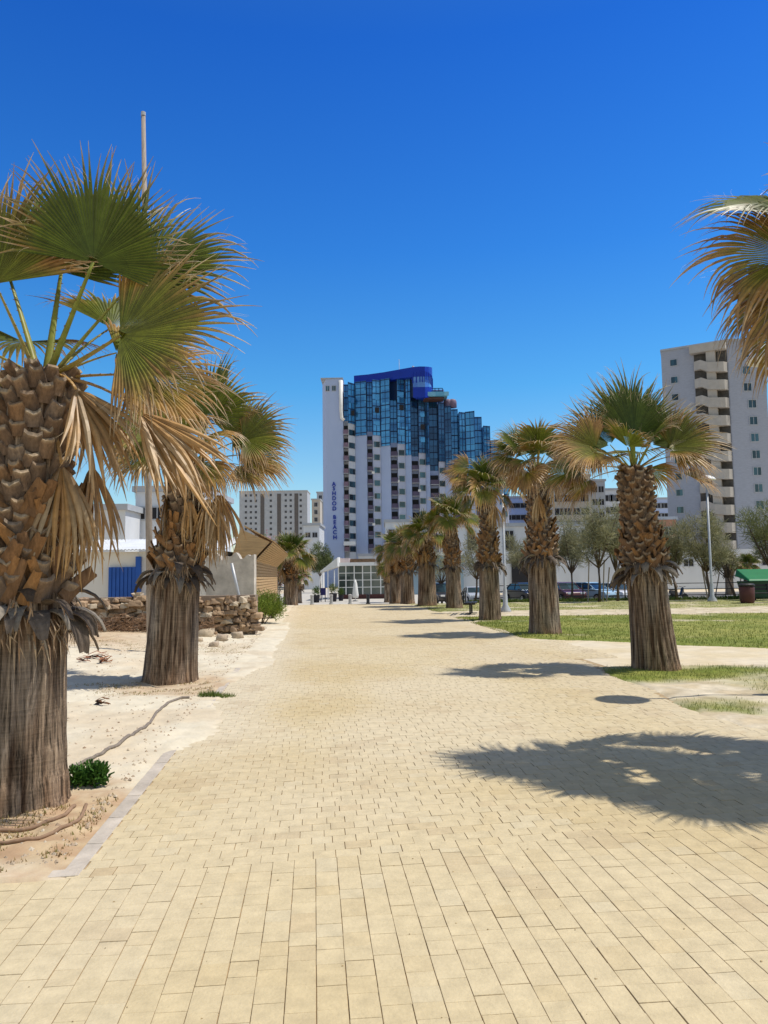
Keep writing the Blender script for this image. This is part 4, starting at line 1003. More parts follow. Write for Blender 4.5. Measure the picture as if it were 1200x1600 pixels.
# --- right stone tower
TY = 131.0; tz0 = gz(TY)
twr = empty('stone_tower', (X(1137, TY), TY+8, tz0), 'tall grey stone apartment tower with beige zigzag stair balconies at right', 'apartment tower')
A_ = (X(1035, 137, 700)+.5, 137.0); B_ = (X(1145, TY, 700), TY); C_ = (X(1203, TY, 700), TY)
zt = Z(533, TY, 1140)
D_ = (C_[0]+.6, TY+14); E_ = (A_[0]*151/137+.6, 151.0)
m = MB(); m.prism([A_, B_, C_, D_, E_], tz0-.3, zt); m.build('wall', MSTONE, twr)
m = MB(); m.prism([(A_[0]-.2, A_[1]-.2), (B_[0], B_[1]-.2), (C_[0]+.2, C_[1]-.2), (D_[0]+.2, D_[1]), (E_[0]-.2, E_[1])], zt+.003, zt+.35); m.build('roof_coping', MWALLG, twr)
ux = Vector((B_[0]-A_[0], B_[1]-A_[1])); uL = ux.length; ux.normalize(); un = Vector((ux.y, -ux.x))
def onface(t, off, z): p = Vector(A_)+ux*t+un*off; return (p.x, p.y, z)
for r in range(10):   # right face windows
    zc = Z(552+26.35*r, TY, 1172); window(twr, X(1180+1.0*r*.55, TY, 700)-(.9 if r < 3 else .3), zc, TY, 1.3, 1.35, MWIN)
for r, py in enumerate((567, 594, 621, 648, 673, 697, 719, 745, 770, 797)):
    zc = Z(py, TY+5, 1060); t = uL*.19
    f = MB(); f.hexa([onface(t-.7, 0, zc-.7), onface(t-.7, .08, zc-.7), onface(t+.7, .08, zc-.7), onface(t+.7, 0, zc-.7), onface(t-.7, 0, zc+.7), onface(t-.7, .08, zc+.7), onface(t+.7, .08, zc+.7), onface(t+.7, 0, zc+.7)])
    fo = f.build('window', MWALLG, twr)
    f = MB(); f.hexa([onface(t-.55, .02, zc-.55), onface(t-.55, .11, zc-.55), onface(t+.55, .11, zc-.55), onface(t+.55, .02, zc-.55), onface(t-.55, .02, zc+.55), onface(t-.55, .11, zc+.55), onface(t+.55, .11, zc+.55), onface(t+.55, .02, zc+.55)]); f.build('pane', MWIN, fo)
# stair column: dark core, curved parapets per storey
t0, t1, t2 = uL*.50, uL*.72, uL*.985
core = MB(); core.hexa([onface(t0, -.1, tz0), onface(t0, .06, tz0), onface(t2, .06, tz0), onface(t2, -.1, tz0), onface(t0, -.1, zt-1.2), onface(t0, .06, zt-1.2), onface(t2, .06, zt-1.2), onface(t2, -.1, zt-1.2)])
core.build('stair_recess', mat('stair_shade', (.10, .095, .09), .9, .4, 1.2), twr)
cp_ = MB(); cp_.hexa([onface(t0-.5, .07, zt-1.6), onface(t0-.5, 1.5, zt-1.6), onface(t2, 1.6, zt-1.6), onface(t2, .07, zt-1.6), onface(t0-.5, .07, zt-.2), onface(t0-.5, 1.5, zt-.2), onface(t2, 1.6, zt-.2), onface(t2, .07, zt-.2)]); cp_.build('stair_canopy', MBEIGE, twr)
for r in range(13):
    zb = Z(563+27.4*r, TY+2, 1110)
    prof = []
    tt = [t0, lerp(t0, t1, .5), t1, lerp(t1, t2, .6), lerp(t1, t2, .85), t2]
    of = [.5, 1.3, 1.7, 1.7, 1.3, .5]; dz = [0, 0, -.75, -1.0, -1.0, -1.0]
    mm_ = MB()
    for k in range(5):
        a0, a1 = onface(tt[k], of[k], 0), onface(tt[k+1], of[k+1], 0); b0, b1 = onface(tt[k], of[k]-.2, 0), onface(tt[k+1], of[k+1]-.2, 0)
        zl0, zl1 = zb-1.75+dz[k], zb-1.75+dz[k+1]; zh0, zh1 = zb-.1+dz[k]*.9, zb-.1+dz[k+1]*.9
        mm_.hexa([(a0[0], a0[1], zl0), (a1[0], a1[1], zl1), (b1[0], b1[1], zl1), (b0[0], b0[1], zl0), (a0[0], a0[1], zh0), (a1[0], a1[1], zh1), (b1[0], b1[1], zh1), (b0[0], b0[1], zh0)])
        # slab
        c0, c1 = onface(tt[k], .07, 0), onface(tt[k+1], .07, 0)
        mm_.hexa([(b0[0], b0[1], zl0), (b1[0], b1[1], zl1), (c1[0], c1[1], zl1), (c0[0], c0[1], zl0), (b0[0], b0[1], zl0+.25), (b1[0], b1[1], zl1+.25), (c1[0], c1[1], zl1+.25), (c0[0], c0[1], zl0+.25)])
    mm_.build('stair_parapet', MBEIGE, twr)
pl = MB(); pl.hexa([onface(t1-.3, .1, tz0), onface(t1-.3, 1.2, tz0), onface(t1+1.2, 1.2, tz0), onface(t1+1.2, .1, tz0), onface(t1-.3, .1, zt-1.6), onface(t1-.3, 1.2, zt-1.6), onface(t1+1.2, 1.2, zt-1.6), onface(t1+1.2, .1, zt-1.6)]); pl.build('stair_pillar', MBEIGE, twr)

# ------------------------------------------------------------------ glass entrance pavilion
PY = 88.0; pz = gz(PY)
pav = empty('glass_pavilion', (X(565, PY), PY, pz), 'glazed entrance pavilion with white frame below the hotel', 'pavilion')
x0, x1 = X(528, PY), X(625, PY); zt_ = Z(884, PY, 565)
m = MB(); m.box(x0-.3, x1+.6, PY-.5, PY+7, zt_+.003, zt_+.4); m.build('roof_slab', MWHITE, pav)
m = MB(); m.box(x0, X(545, PY), PY+1, PY+6, zt_+.41, Z(871, PY)); m.build('roof_sign_box', mat('pinkish_board', (.55, .45, .44), .8, .1), pav)
m = MB(); m.box(X(546, PY), X(585, PY), PY+2, PY+6, zt_+.41, Z(872, PY)); m.build('roof_planting', mat('dry_planting', (.16, .10, .06), .9, .5, 3, .6), pav)
m = MB(); m.box(x0+.05, x1, PY+.02, PY+.06, pz+.5, zt_); m.build('glazing', MPAV, pav)
m = MB(); m.box(x0, x1, PY-.1, PY+.2, pz-.1, pz+.5); m.build('plinth', MMAROON, pav)
m = MB(); m.box(x0+.3, x1-.3, PY+5.5, PY+5.8, pz, zt_); m.build('back_wall', MBEIGE, pav)
m = MB()
for px in (528.5, 540, 553, 566, 579, 594, 610, 624): m.box(X(px, PY)-.06, X(px, PY)+.06, PY-.06, PY+.1, pz+.5, zt_)
for k in range(1, 4): z = lerp(pz+.5, zt_, k/4); m.box(x0, x1, PY-.04, PY+.08, z-.04, z+.04)
m.build('white_frame', MWHITE, pav)
# white canopy with posts
can = empty('shade_canopy', (X(515, 86), 86, gz(86)), 'white slanted fabric canopy left of the glass pavilion', 'canopy')
m = MB(); ya = 84; m.hexa([(X(500, ya), ya, Z(893, ya)), (X(527, ya), ya, Z(884, ya)), (X(527, ya), ya+5, Z(884, ya)), (X(500, ya), ya+5, Z(893, ya)), (X(500, ya), ya, Z(891, ya)), (X(527, ya), ya, Z(870, ya)), (X(527, ya), ya+5, Z(868, ya)), (X(500, ya), ya+5, Z(889, ya))]); m.build('fabric', MCANV, can)
for px in (503, 512, 522): m = MB(); m.tube([(X(px, ya+.3), ya+.3, gz(84)), (X(px, ya+.3), ya+.3, Z(890, ya))], .06, 8); m.build('post', MWHITE, can)
# cafe clutter
def planter(px, Y, label, s=1.0, pc=((.04, .08, .02), (.14, .20, .05))):
    p = Vector((X(px, Y), Y, gz(Y))); root = empty('planter', p, label, 'planter', 'dark planters before the pavilion')
    m = MB(); m.lathe([(.28*s, 0), (.36*s, .7*s), (.40*s, .75*s), (.34*s, .75*s), (.32*s, .68*s)], (0, 0, 0), 14); m.build('pot', MPLANT, root, local=True, smooth=True)
    q = MB(); leafcloud(q, [((0, 0, 1.1*s), (.4*s, .4*s, .5*s))], 350, random.Random(int(px)), (.22, .06), pc, .8); q.build('plant', MTREE, root, local=True)
planter(494, 78, 'dark planter with a round shrub, leftmost before the pavilion', 1.0)
planter(520, 80, 'dark planter with arching leaves right of the navy board', 1.15, ((.10, .14, .04), (.26, .28, .10)))
planter(532, 82, 'small maroon-dark planter at the pavilion corner', .8)
sb = empty('notice_board', (X(504, 79), 79, gz(79)), 'navy notice board standing among the planters', 'board')
m = MB(); m.box(X(500, 79), X(508.5, 79), 78.95, 79.05, gz(79)+.7, gz(79)+1.45); m.build('panel', mat('navy', (.02, .02, .12), .5, .1), sb, bevel=.02)
for px in (501, 507.5): m = MB(); m.box(X(px, 79)-.04, X(px, 79)+.04, 78.96, 79.04, gz(79), gz(79)+.7); m.build('leg', MBLACK, sb)
fb = empty('folded_parasol', (X(556, 80), 80, gz(80)), 'folded white parasol standing before the glazed front', 'parasol')
m = MB(); m.lathe([(.30, .35), (.34, .6), (.26, 1.3), (.18, 1.9), (.06, 2.25)], (X(554.5, 80), 80, gz(80)), 10); m.build('canopy', MCANV, fb, smooth=True)
m = MB(); m.tube([(X(554.5, 80), 80, gz(80)), (X(554.5, 80), 80, gz(80)+2.35)], .03, 8); m.build('pole', MWHITE, fb)
m = MB(); m.lathe([(.3, 0), (.3, .08), (.1, .12)], (X(554.5, 80), 80, gz(80)), 14); m.build('foot', MCONC, fb)
# bollards
for i, (px, dk, l) in enumerate(((487.5, 0, 'leftmost pale bollard across the far end of the promenade'), (517.5, 0, 'second bollard from the left, in front of the planters'), (547, 0, 'third bollard, before the folded parasol'), (575, 1, 'dark bollard, rightmost of the row by the pavilion'))):
    Y = 70; m = MB(); m.lathe([(.20, 0), (.20, .10), (.15, .12), (.15, .78), (.17, .80), (.17, .88), (.10, .92)], (0, 0, 0), 16)
    o = m.build('bollard', MBLACK if dk else MCONC, smooth=False); o.location = (X(px, Y, 935), Y, gz(Y)); tag(o, l, 'bollard', 'bollards closing the promenade')

# ------------------------------------------------------------------ left side: slatted wall, rubble wall, shed, poles
sw = empty('slatted_wall', (*P2W(-2.2, 34), 0), 'tan slatted timber wall with flared overhanging top along the left of the path', 'wall')
def Wp(x, y, z): a, b = P2W(x, y); return (a, b, gz(b)+z)
y0, y1 = 26.0, 41.0
m = MB(); m.hexa([Wp(-2.9, y0, -.1), Wp(-2.0, y0, -.1), Wp(-2.0, y1, -.1), Wp(-2.9, y1, -.1), Wp(-2.9, y0, 2.2), Wp(-2.0, y0, 2.2), Wp(-2.0, y1, 2.2), Wp(-2.9, y1, 2.2)]); m.build('core', MWOOD, sw)
m = MB(); z = 0.06
while z < 2.1:
    m.hexa([Wp(-2.0, y0, z), Wp(-1.965, y0, z), Wp(-1.965, y1, z), Wp(-2.0, y1, z), Wp(-2.0, y0, z+.085), Wp(-1.965, y0, z+.085), Wp(-1.965, y1, z+.085), Wp(-2.0, y1, z+.085)]); z += .11
m.build('lower_slats', MWOOD, sw)
m = MB(); n = 11
for k in range(n):
    u0, u1 = k/n, (k+.82)/n
    xa, xb = lerp(-1.98, -1.4, u0), lerp(-1.98, -1.4, u1); za, zb = lerp(2.13, 2.75, u0), lerp(2.13, 2.75, u1)
    m.hexa([Wp(xa, y0, za), Wp(xa+.03, y0, za-.03), Wp(xa+.03, y1, za-.03), Wp(xa, y1, za), Wp(xb, y0, zb), Wp(xb+.03, y0, zb-.03), Wp(xb+.03, y1, zb-.03), Wp(xb, y1, zb)])
for k in range(9):
    u0, u1 = k/9, (k+.82)/9; xa, xb = lerp(-1.4, -2.4, u0), lerp(-1.4, -2.4, u1); za, zb = lerp(2.76, 3.3, u0), lerp(2.76, 3.3, u1)
    m.hexa([Wp(xa, y0, za), Wp(xa+.03, y0, za+.03), Wp(xa+.03, y1, za+.03), Wp(xa, y1, za), Wp(xb, y0, zb), Wp(xb+.03, y0, zb+.03), Wp(xb+.03, y1, zb+.03), Wp(xb, y1, zb)])
m.build('flared_slats', MWOOD, sw)
m = MB(); m.hexa([Wp(-2.8, y0+.05, 2.2), Wp(-2.01, y0+.05, 2.2), Wp(-2.01, y1-.05, 2.2), Wp(-2.8, y1-.05, 2.2), Wp(-2.5, y0+.05, 3.2), Wp(-1.5, y0+.05, 2.75), Wp(-1.5, y1-.05, 2.75), Wp(-2.5, y1-.05, 3.2)]); m.build('flare_core', MWOOD, sw)
pw = MB(); pxa, pxb = X(322, 22.5), X(397, 22.5); n_ = 24
for k in range(n_):
    u0, u1 = lerp(pxa, pxb, k/n_), lerp(pxa, pxb, (k+1)/n_); hh0, hh1 = 2.2+.25*fbm(k*.3, 2), 2.2+.25*fbm((k+1)*.3, 2)
    pw.hexa([(u0, 22.5, -.1), (u1, 22.5, -.1), (u1, 22.9, -.1), (u0, 22.9, -.1), (u0, 22.5, hh0), (u1, 22.5, hh1), (u1, 22.9, hh1), (u0, 22.9, hh0)])
tag(pw.build('plaster_wall', mat('worn_plaster', (.58, .53, .46), .95, .4, 1.8, .8, 9), loc=((pxa+pxb)/2, 22.5, 0)), 'worn pale plaster wall with broken top between the second left palm and slatted wall', 'wall')
# rubble wall: chunky stones on a mortar core
def stone(mb, c, r, rg, col):
    nu, nv = 8, 5; ph = rg.random()*20; ids = []
    for j in range(nv+1):
        th = math.pi*j/nv; row = []
        for i in range(nu):
            a = 2*math.pi*i/nu; v = Vector((math.sin(th)*math.cos(a), math.sin(th)*math.sin(a), math.cos(th)))
            k = 1+.6*noise.noise(v*1.5+Vector((ph, 0, 0)))
            v = Vector([math.copysign(abs(q)**.58, q) for q in v])
            row.append(mb.vert((c[0]+v.x*r[0]*k, c[1]+v.y*r[1]*k, c[2]+v.z*r[2]*k), col))
        ids.append(row)
    for j in range(nv):
        for i in range(nu): mb.face(ids[j][i], ids[j+1][i], ids[j+1][(i+1) % nu], ids[j][(i+1) % nu])
rg = random.Random(8)
rw = MB(); wa, wb = Vector((X(-60, 19.3), 19.3)), Vector((X(398, 20.8), 20.8)); wl_ = (wb-wa).length; wd = (wb-wa).normalized(); wn = Vector((wd.y, -wd.x))
for row in range(9):
    t = rg.random()*.2
    while t < wl_:
        l = rg.uniform(.10, .36); p = wa+wd*(t+l/2)+wn*rg.uniform(-.05, .09); z = .02+row*.125+rg.uniform(-.07, .07)
        hmax = .98+.35*fbm(t*.4, 5) 
        if z < hmax: stone(rw, (p.x, p.y, z+.12), (l*.55, .16, rg.uniform(.06, .12)), rg, mixc((.42, .29, .18), (.27, .19, .13), rg.random()) if rg.random() > .2 else (.52, .43, .32))
        t += l
rwo = rw.build('rubble_wall', MROCK, smooth=False, loc=((wa.x+wb.x)/2, 20, 0)); tag(rwo, 'rough rubble stone retaining wall behind the second left palm', 'wall')
cm = MB(); q = wn*.02
cm.hexa([(wa.x, wa.y+.02, -.1), (wb.x, wb.y+.02, -.1), (wb.x, wb.y+.5, -.1), (wa.x, wa.y+.5, -.1), (wa.x, wa.y+.02, 1.08), (wb.x, wb.y+.02, 1.08), (wb.x, wb.y+.5, 1.08), (wa.x, wa.y+.5, 1.08)])
cm.build('mortar', mat('mortar', (.26, .20, .15), .95, .3, 5), rwo)
rk = [(322, 998, .17, 'grey-brown boulder right beside the second left palm trunk'), (346, 1003, .12, 'flat pale rock right of the boulder at the wall foot'), (369, 999, .14, 'rounded tan rock near the leaning pole'), (386, 992, .13, 'rock at the foot of the leaning metal pole'), (334, 1012, .09, 'small rock nearest the path below the wall'), (357, 991, .10, 'small stone between the boulder and the leaning pole'), (309, 1006, .08, 'smallest stone hugging the palm trunk')]
for px, py, r, l in rk:
    p = ground(px, py); mb = MB(); stone(mb, (0, 0, r*.4), (r*1.2, r, r*.75), rg, mixc((.52, .42, .30), (.42, .33, .25), rg.random()))
    o = mb.build('rock', MROCK, smooth=True); o.location = (p.x, p.y+.1, sandz(p.x, p.y+.1)); tag(o, l, 'rock', 'loose rocks below the rubble wall')
# twig debris
tw_ = MB()
for _ in range(2600):
    t = rg.random()*wl_*.86; p = wa+wd*t+wn*rg.uniform(.15, .8); z = sandz(p.x, p.y)+rg.uniform(0, .6)*max(0, fbm(t*.7, 3)+.5); d = Vector((rg.uniform(-1, 1), rg.uniform(-.5, .5), rg.uniform(-.3, .6)))*rg.uniform(.1, .3)
    tw_.tube([(p.x, p.y, z), (p.x+d.x, p.y+d.y, z+d.z)], [.009, .004], 3, mixc((.32, .20, .12), (.20, .13, .09), rg.random()))
tag(tw_.build('brushwood', attrbark), 'tangle of dry brown brushwood along the foot of the rubble wall', 'brushwood', kind='stuff')
# shed + blue sheet
SY = 25.0; shed = empty('tin_shed', (X(200, SY), SY, 0), 'pale corrugated shed with a blue sheet front behind the rubble wall', 'shed')
m = MB(); xa, xb = X(60, SY), X(345, SY)
m.box(xa, xb, SY, SY+4, .0, Z(862, SY, 200)); m.build('wall', MCANV, shed)
m = MB(); k = 0; xx = xa-.2
while xx < xb+.2:
    z0_, z1_ = Z(862, SY, 200)+.02, Z(838, SY, 200)
    m.hexa([(xx, SY-.3, z0_), (xx+.06, SY-.3, z0_+.03), (xx+.06, SY+3, z1_+.03), (xx, SY+3, z1_), (xx, SY-.3, z0_+.03), (xx+.06, SY-.3, z0_+.06), (xx+.06, SY+3, z1_+.06), (xx, SY+3, z1_+.03)])
    m.hexa([(xx+.06, SY-.3, z0_+.03), (xx+.12, SY-.3, z0_), (xx+.12, SY+3, z1_), (xx+.06, SY+3, z1_+.03), (xx+.06, SY-.3, z0_+.06), (xx+.12, SY-.3, z0_+.03), (xx+.12, SY+3, z1_+.03), (xx+.06, SY+3, z1_+.06)]); xx += .12
m.build('roof', MTIN, shed)
m = MB()
xx = X(172, SY)
while xx < X(214, SY): m.box(xx, xx+.10, SY-.10, SY-.02, .3, Z(886, SY, 200)); m.box(xx+.10, xx+.13, SY-.07, SY-.02, .3, Z(886, SY, 200)); xx += .13
m.build('blue_panel', MBLUE, shed)
m = MB(); m.box(X(214.5, SY), X(222, SY), SY-.15, SY-.02, 0, Z(870, SY, 200)); m.build('post', MBLUE, shed)
# poles
def pole(name, label, p0, p1, r0, r1, m_, cat='pole', cap=None):
    root = empty(name, p0, label, cat); mb = MB(); P0, P1 = Vector(p0), Vector(p1)
    mb.tube([P0-Vector((0, 0, .1)), P0.lerp(P1, .3), P0.lerp(P1, .65), P1], [r0, lerp(r0, r1, .3), lerp(r0, r1, .65), r1], 10)
    mb.build('shaft', m_, root, smooth=True); return root
pt = at(224, 181, 15.5); pb_ = at(236, 980, 15.5)
r_ = pole('wooden_pole', 'tall slim weathered wooden pole rising behind the two left palms', (pb_.x, 15.5, 0.05), pt, .075, .045, MPOLE)
m = MB(); m.tube([pt, pt+Vector((0, 0, .08))], .052, 8); m.build('cap', MGALV, r_)
p = ground(386, 990); q_ = at(362, 880, p.y)
pole('leaning_pole', 'pale metal pole leaning left beside the shrub', (p.x, p.y, 0), q_, .045, .04, MGALV)
p = ground(331, 985); q_ = at(330, 925, p.y); pole('fence_post', 'short dark metal post beside the boulder', (p.x, p.y, 0), (p.x, p.y, 1.35), .05, .04, MBLACK)
# hoses
def hose(label, pts, r, m_, name='hose', z=None):
    P = [ground(a, b) for a, b in pts]; out = []
    for k in range(len(P)-1):
        a, b, c, d = P[max(k-1, 0)], P[k], P[k+1], P[min(k+2, len(P)-1)]
        for s in range(8):
            t = s/8; v = .5*((2*b)+(-a+c)*t+(2*a-5*b+4*c-d)*t*t+(-a+3*b-3*c+d)*t*t*t); out.append((v.x, v.y, max(sandz(v.x, v.y), 0 if W2P(v.x, v.y)[0] > -1.3 else -9)+r*.9))
    mb = MB(); mb.tube(out, r, 8); o = mb.build(name, m_, smooth=True, loc=out[0]); tag(o, label, 'hose'); return o
hose('grey irrigation hose snaking across the sand to the second left palm', [(110, 1205), (140, 1192), (190, 1166), (228, 1138), (250, 1110), (275, 1096), (298, 1093)], .016, MHOSE)
hose('outer brown hose loop round the foot of the nearest left palm', [(-60, 1318), (0, 1322), (50, 1318), (95, 1302), (125, 1282), (135, 1262)], .012, MHOSE2)
hose('inner brown hose loop half buried against the nearest left palm', [(-60, 1298), (0, 1303), (55, 1297), (95, 1282), (118, 1265)], .013, MHOSE2)
# fallen dry leaves
def litterleaf(px, py, label, s, col, rz):
    p = ground(px, py); rg = random.Random(int(px)); mb = MB()
    for i in range(7):
        a = rg.uniform(-.5, .5)+rz; l = s*rg.uniform(.6, 1); prev = None
        for k in range(5):
            u = k/4; c = Vector((math.cos(a)*l*(u-.4), math.sin(a)*l*(u-.4), .012+.05*s*3*math.sin(u*3+i)*rg.random()+.01*i)); t = Vector((-math.sin(a), math.cos(a), 0))*s*.10*(1-u*.85)
            cu = (mb.vert(c-t, col), mb.vert(c+t+Vector((0, 0, .01)), tuple(v*.8 for v in col)))
            if prev: mb.face(prev[0], cu[0], cu[1], prev[1])
            prev = cu
    o = mb.build('fallen_leaf', MB_); o.location = (p.x, p.y, sandz(p.x, p.y)); tag(o, label, 'fallen leaf', 'dry leaves fallen on the sand')
litterleaf(148, 1041, 'heap of reddish dry leaf scraps left of the second palm', .45, (.34, .14, .08), 0)
litterleaf(163, 1047, 'right end of the reddish leaf scraps by the palm shadow', .3, (.36, .16, .08), .8)
litterleaf(158, 1104, 'dark curled leaf base lying alone on the pale sand', .22, (.20, .10, .05), -.4)
litterleaf(128, 1047, 'left end of the reddish leaf scraps by the palm shadow', .25, (.30, .13, .08), .4)

# ------------------------------------------------------------------ lamps, furniture, cars
def dome_lamp(loc, label, H, arm=0.0, r=.055, head=.30, name='street_lamp'):
    root = empty(name, loc, label, 'street lamp', 'park lamp posts')
    m = MB(); m.lathe([(.22, -.05), (.22, .10), (.10, .30), (.08, .9), (r, 1.0), (r*.8, H)], (0, 0, 0), 14); m.build('post', MGALV, root, local=True, smooth=True)
    m = MB(); m.lathe([(.24, -.04), (.24, .05), (.16, .14)], (0, 0, 0), 14); m.build('footing', MCONC, root, local=True)
    if arm: m = MB(); m.tube([(0, 0, H-.15), (arm*.5, 0, H-.05), (arm, 0, H)], .03, 8); m.build('arm', MGALV, root, local=True)
    m = MB(); m.lathe([(.05, 0), (head, .02), (head, .05), (head*.85, .14), (head*.5, .22), (.08, .27)], (arm, 0, H), 20); m.build('lamp_head', MWHITE, root, local=True, smooth=True)
    return root
p = ground(790, 957); dome_lamp((p.x, p.y, gz(p.y)), 'tall white lamp post beside the third right palm', 5.3, name='street_lamp', head=.3)
p = rel(1113, 938, 38); dome_lamp(p, 'white-domed lamp post among the feathery trees before the stone tower', 6.1, .0, .06, .45)
# lamp outside the right edge whose shadow falls on the paving
ps = ground(968, 1093); H_ = 4.4; k = H_/math.tan(SUN_EL)
dome_lamp((ps.x+SUN_AZ.x*k, ps.y+SUN_AZ.y*k, 0), 'lamp post just outside the right edge, seen only by its disc shadow', H_-.1, 0, .035, .33)

def bench(loc, label, rz=0):
    root = empty('park_bench', loc, label, 'bench', None, rz)
    m = MB()
    for k in range(3): m.box(-.8, .8, -.22+k*.15, -.10+k*.15, .44, .48)
    m.build('seat', MBLACK, root, local=True, bevel=.008)
    m = MB()
    for k in range(2): m.box(-.8, .8, .26+k*.03, .29+k*.03, .60+k*.16, .71+k*.16)
    m.build('backrest', MBLACK, root, local=True)
    for s in (-.55, .55): m = MB(); m.box(s-.03, s+.03, -.2, .26, .39, .44); m.box(s-.03, s+.03, -.03, .03, .04, .39); m.box(s-.05, s+.05, -.2, .2, -.02, .04); m.box(s-.03, s+.03, .22, .26, .44, .9); m.build('leg', MBLACK, root, local=True)
    return root
p = ground(736, 960); bench((p.x, p.y, gz(p.y)), 'black metal bench between the third and fourth right palms', R(80))
p = ground(1186, 942); bench((p.x, p.y, gz(p.y)), 'dark bench standing beside the green skip', 0)
p = ground(1168, 943); root = empty('litter_bin', (p.x, p.y, gz(p.y)), 'round maroon litter bin left of the green skip', 'bin')
m = MB(); m.lathe([(.26, 0), (.32, .1), (.34, .75), (.30, .80)], (0, 0, 0), 18); m.build('barrel', MMAROON, root, local=True, smooth=True)
m = MB(); m.lathe([(.35, .80), (.36, .88), (.28, .93), (.25, .88)], (0, 0, 0), 18); m.build('rim', MBLACK, root, local=True)
p = rel(1192, 935, 39); root = empty('waste_skip', (p.x+.4, p.y, gz(p.y)), 'green lidded waste skip at the right edge beyond the lawn', 'skip')
m = MB(); m.hexa([(-1.2, -.5, .15), (1.3, -.5, .15), (1.3, .6, .15), (-1.2, .6, .15), (-1.4, -.7, 1.0), (1.5, -.7, 1.0), (1.5, .7, 1.0), (-1.4, .7, 1.0)]); m.build('body', mat('dark_green', (.02, .06, .04), .6, .2), root, local=True, bevel=.03)
m = MB(); m.hexa([(-1.45, -.78, 1.0), (1.55, -.78, 1.0), (1.55, .75, 1.25), (-1.45, .75, 1.25), (-1.4, -.7, 1.1), (1.5, -.7, 1.1), (1.5, .72, 1.62), (-1.35, .72, 1.62)]); m.build('lid', MGREEN, root, local=True, bevel=.03)
for s in (-1, 1.1): m = MB(); m.lathe([(.1, 0), (.1, .15)], (s, -.3, 0), 10); m.build('castor', MRUB, root, local=True)

# fence along car park
def fence(xa, xb, Y, label, m_, h=1.0, sp=2.4, wires=3):
    root = empty('rail_fence', ((xa+xb)/2, Y, gz(Y)), label, 'fence'); x = xa
    while x <= xb: m = MB(); m.box(x-.03, x+.03, Y-.03, Y+.03, gz(Y)-.05, gz(Y)+h); m.build('post', m_, root); x += sp
    m = MB()
    for k in range(wires): z = gz(Y)+h*(k+1)/wires-.05; m.box(xa, xb, Y-.055, Y-.032, z-.02, z+.02)
    m.build('rails', m_, root)
fence(6.5, 22, 43.4, 'thin dark post and rail fence behind the low hedge', MBLACK)
fence(X(740, 98), X(905, 98), 98, 'white railing in front of the long white hall', MWHITE, 1.3, 1.2, 5)

CARS = 'cars in the car park behind the lawn'
def car(loc, rz, label, paint, name='parked_car', L=4.3, W=1.74, H=1.46):
    root = empty(name, loc, label, 'car', CARS, rz); h = W/2; q = .035
    def loft(prof, ws, m_, nm, par, bev):   # prof: closed side outline (x,z), ws: half width per point
        mb = MB(); a = [mb.vert((x_, -w_, z_)) for (x_, z_), w_ in zip(prof, ws)]; b = [mb.vert((x_, w_, z_)) for (x_, z_), w_ in zip(prof, ws)]; n_ = len(prof)
        mb.face(*a); mb.face(*b[::-1])
        for k in range(n_): mb.face(a[k], b[k], b[(k+1) % n_], a[(k+1) % n_])
        return mb.build(nm, m_, par, local=True, bevel=bev)
    s = L/4.3
    body = [(-2.1*s, .32), (-1.75*s, .22), (1.75*s, .22), (2.1*s, .32), (2.14*s, .55), (2.05*s, .74), (1.2*s, .92), (.9*s, .95), (-1.35*s, .98), (-2.0*s, .95), (-2.12*s, .70)]
    bo = loft(body, [h*.92, h*.95, h*.95, h*.9, h*.93, h*.93, h*.95, h*.97, h*.97, h*.9, h*.94], paint, 'body', root, .05)
    gh = [(1.05*s, .93), (.35*s, H-.07), (.1*s, H-.045), (-.9*s, H-.06), (-1.1*s, H-.12), (-1.75*s, .96)]
    go = loft(gh, [h*.88, h*.74, h*.74, h*.74, h*.74, h*.86], MWIN, 'glazing', root, .02)
    rf = [(.38*s, H-.06), (.1*s, H), (-.8*s, H-.01), (-1.1*s, H-.09), (-.8*s, H-.07), (.1*s, H-.055)]
    loft(rf, [h*.75]*6, paint, 'roof', root, .01)
    for sy in (-1, 1):
        for (xa_, za_, xb_, zb_, tt) in ((1.08*s, .93, .36*s, H-.05, .05), (-.2*s, .95, -.22*s, H-.05, .04), (-1.72*s, .96, -1.08*s, H-.08, .07)):
            ya_, yb_ = sy*(h*.885), sy*(h*.75); m = MB(); m.tube([(xa_, ya_, za_), (xb_, yb_, zb_)], tt*.6, 6); m.build('pillar', paint, root, local=True)
    for sx2 in (-1.32*s, 1.32*s):
        for sy in (-1, 1):
            m = MB(); m.tube([(sx2, sy*(h-.21), .31), (sx2, sy*(h+.005), .31)], .31, 18); wo = m.build('wheel', MRUB, root, local=True)
            m = MB(); m.tube([(sx2, sy*(h-.05), .31), (sx2, sy*(h+.02), .31)], .19, 12); m.build('rim', MRIM, wo, local=True)
    for sy in (-1, 1):
        m = MB(); m.box(2.0*s, 2.12*s, sy*h*.55-.17, sy*h*.55+.17, .60, .74); m.build('headlight', MLAMP, root, local=True, bevel=.02)
        m = MB(); m.box(-2.13*s, -2.02*s, sy*h*.6-.15, sy*h*.6+.15, .68, .86); m.build('tail_light', MTAIL, root, local=True, bevel=.02)
        m = MB(); m.box(.85*s, 1.0*s, sy*(h+.06)-.07, sy*(h+.06)+.07, .93, 1.04); m.build('mirror', paint, root, local=True, bevel=.02)
    m = MB(); m.box(2.09*s, 2.15*s, -.45, .45, .38, .50); m.build('grille', MBLACK, root, local=True)
    return root
MTAIL = mat('tail_red', (.35, .01, .01), .3, .1)
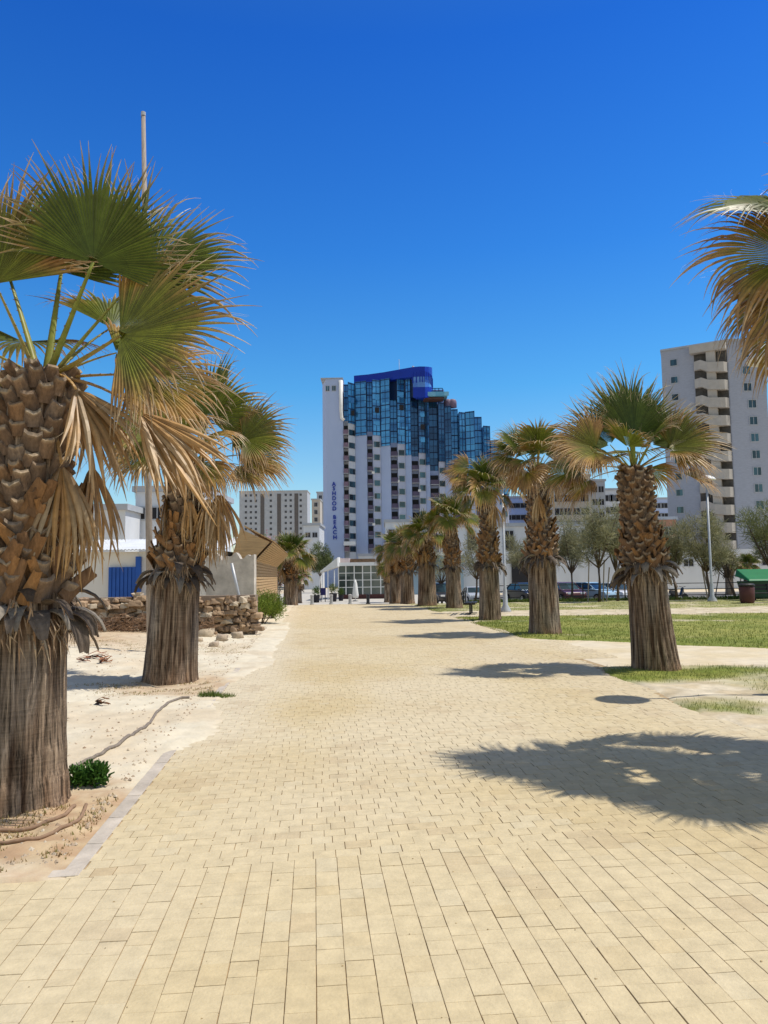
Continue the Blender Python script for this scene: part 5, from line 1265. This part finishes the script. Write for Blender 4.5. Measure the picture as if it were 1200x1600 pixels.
pnt = lambda n, c: mat(n, c, .28, .04, 1, spec=.5)
PB, PD, PW, PR, PS = pnt('pale_blue_paint', (.35, .50, .62)), pnt('black_paint', (.03, .03, .035)), pnt('white_car_paint', (.7, .7, .7)), pnt('dark_red_paint', (.10, .03, .03)), pnt('silver_paint', (.42, .44, .46))
def cl(px, Y): return (X(px, Y, 920), Y, gz(Y))
car(cl(922, 58), R(-55), 'light blue saloon facing the lawn between the second and leaning right palms', PB)
car(cl(960, 60), R(-70), 'white car partly hidden by the thin trees right of the blue saloon', PW)
car(cl(882, 57), R(-80), 'dark red-brown hatchback left of the blue saloon', PR)
car(cl(820, 57), R(-75), 'black car behind the fence right of the white lamp post', PD)
car(cl(690, 60), R(-80), 'dark car half hidden between the splayed and fourth palms', PD, L=4.5, H=1.6)
car(cl(902, 72), R(10), 'silver car parked behind the blue saloon', PS)
car(cl(945, 74), R(5), 'black car parked side-on behind the white car', PD)
car(cl(740, 70), R(-85), 'silver car glimpsed between the third and fourth right palms', PS)
# moped right of the leaning palm
def moped(loc, rz):
    root = empty('parked_moped', loc, 'dark moped parked right of the leaning palm', 'moped', None, rz)
    for sx2 in (-.62, .62):
        m = MB(); m.tube([(sx2, -.05, .26), (sx2, .05, .26)], .26, 16); m.build('wheel', MRUB, root, local=True)
    m = MB(); m.extr([(-.85, -.13, .55), (-.2, -.13, .30), (.25, -.13, .30), (.45, -.13, .95), (.35, -.13, .98), (.15, -.13, .42), (-.15, -.13, .45), (-.3, -.13, .75), (-.85, -.13, .78)], (0, .26, 0)); m.build('body', PD, root, local=True, bevel=.03)
    m = MB(); m.box(-.8, -.22, -.15, .15, .78, .88); m.build('seat', MBLACK, root, local=True, bevel=.03)
    m = MB(); m.tube([(.38, -.35, 1.08), (.42, 0, 1.02), (.38, .35, 1.08)], .02, 6); m.tube([(.42, 0, 1.02), (.62, 0, .26)], .03, 6); m.build('handlebar', MBLACK, root, local=True)
moped((X(1060, 60, 920), 60, gz(60)), R(20))
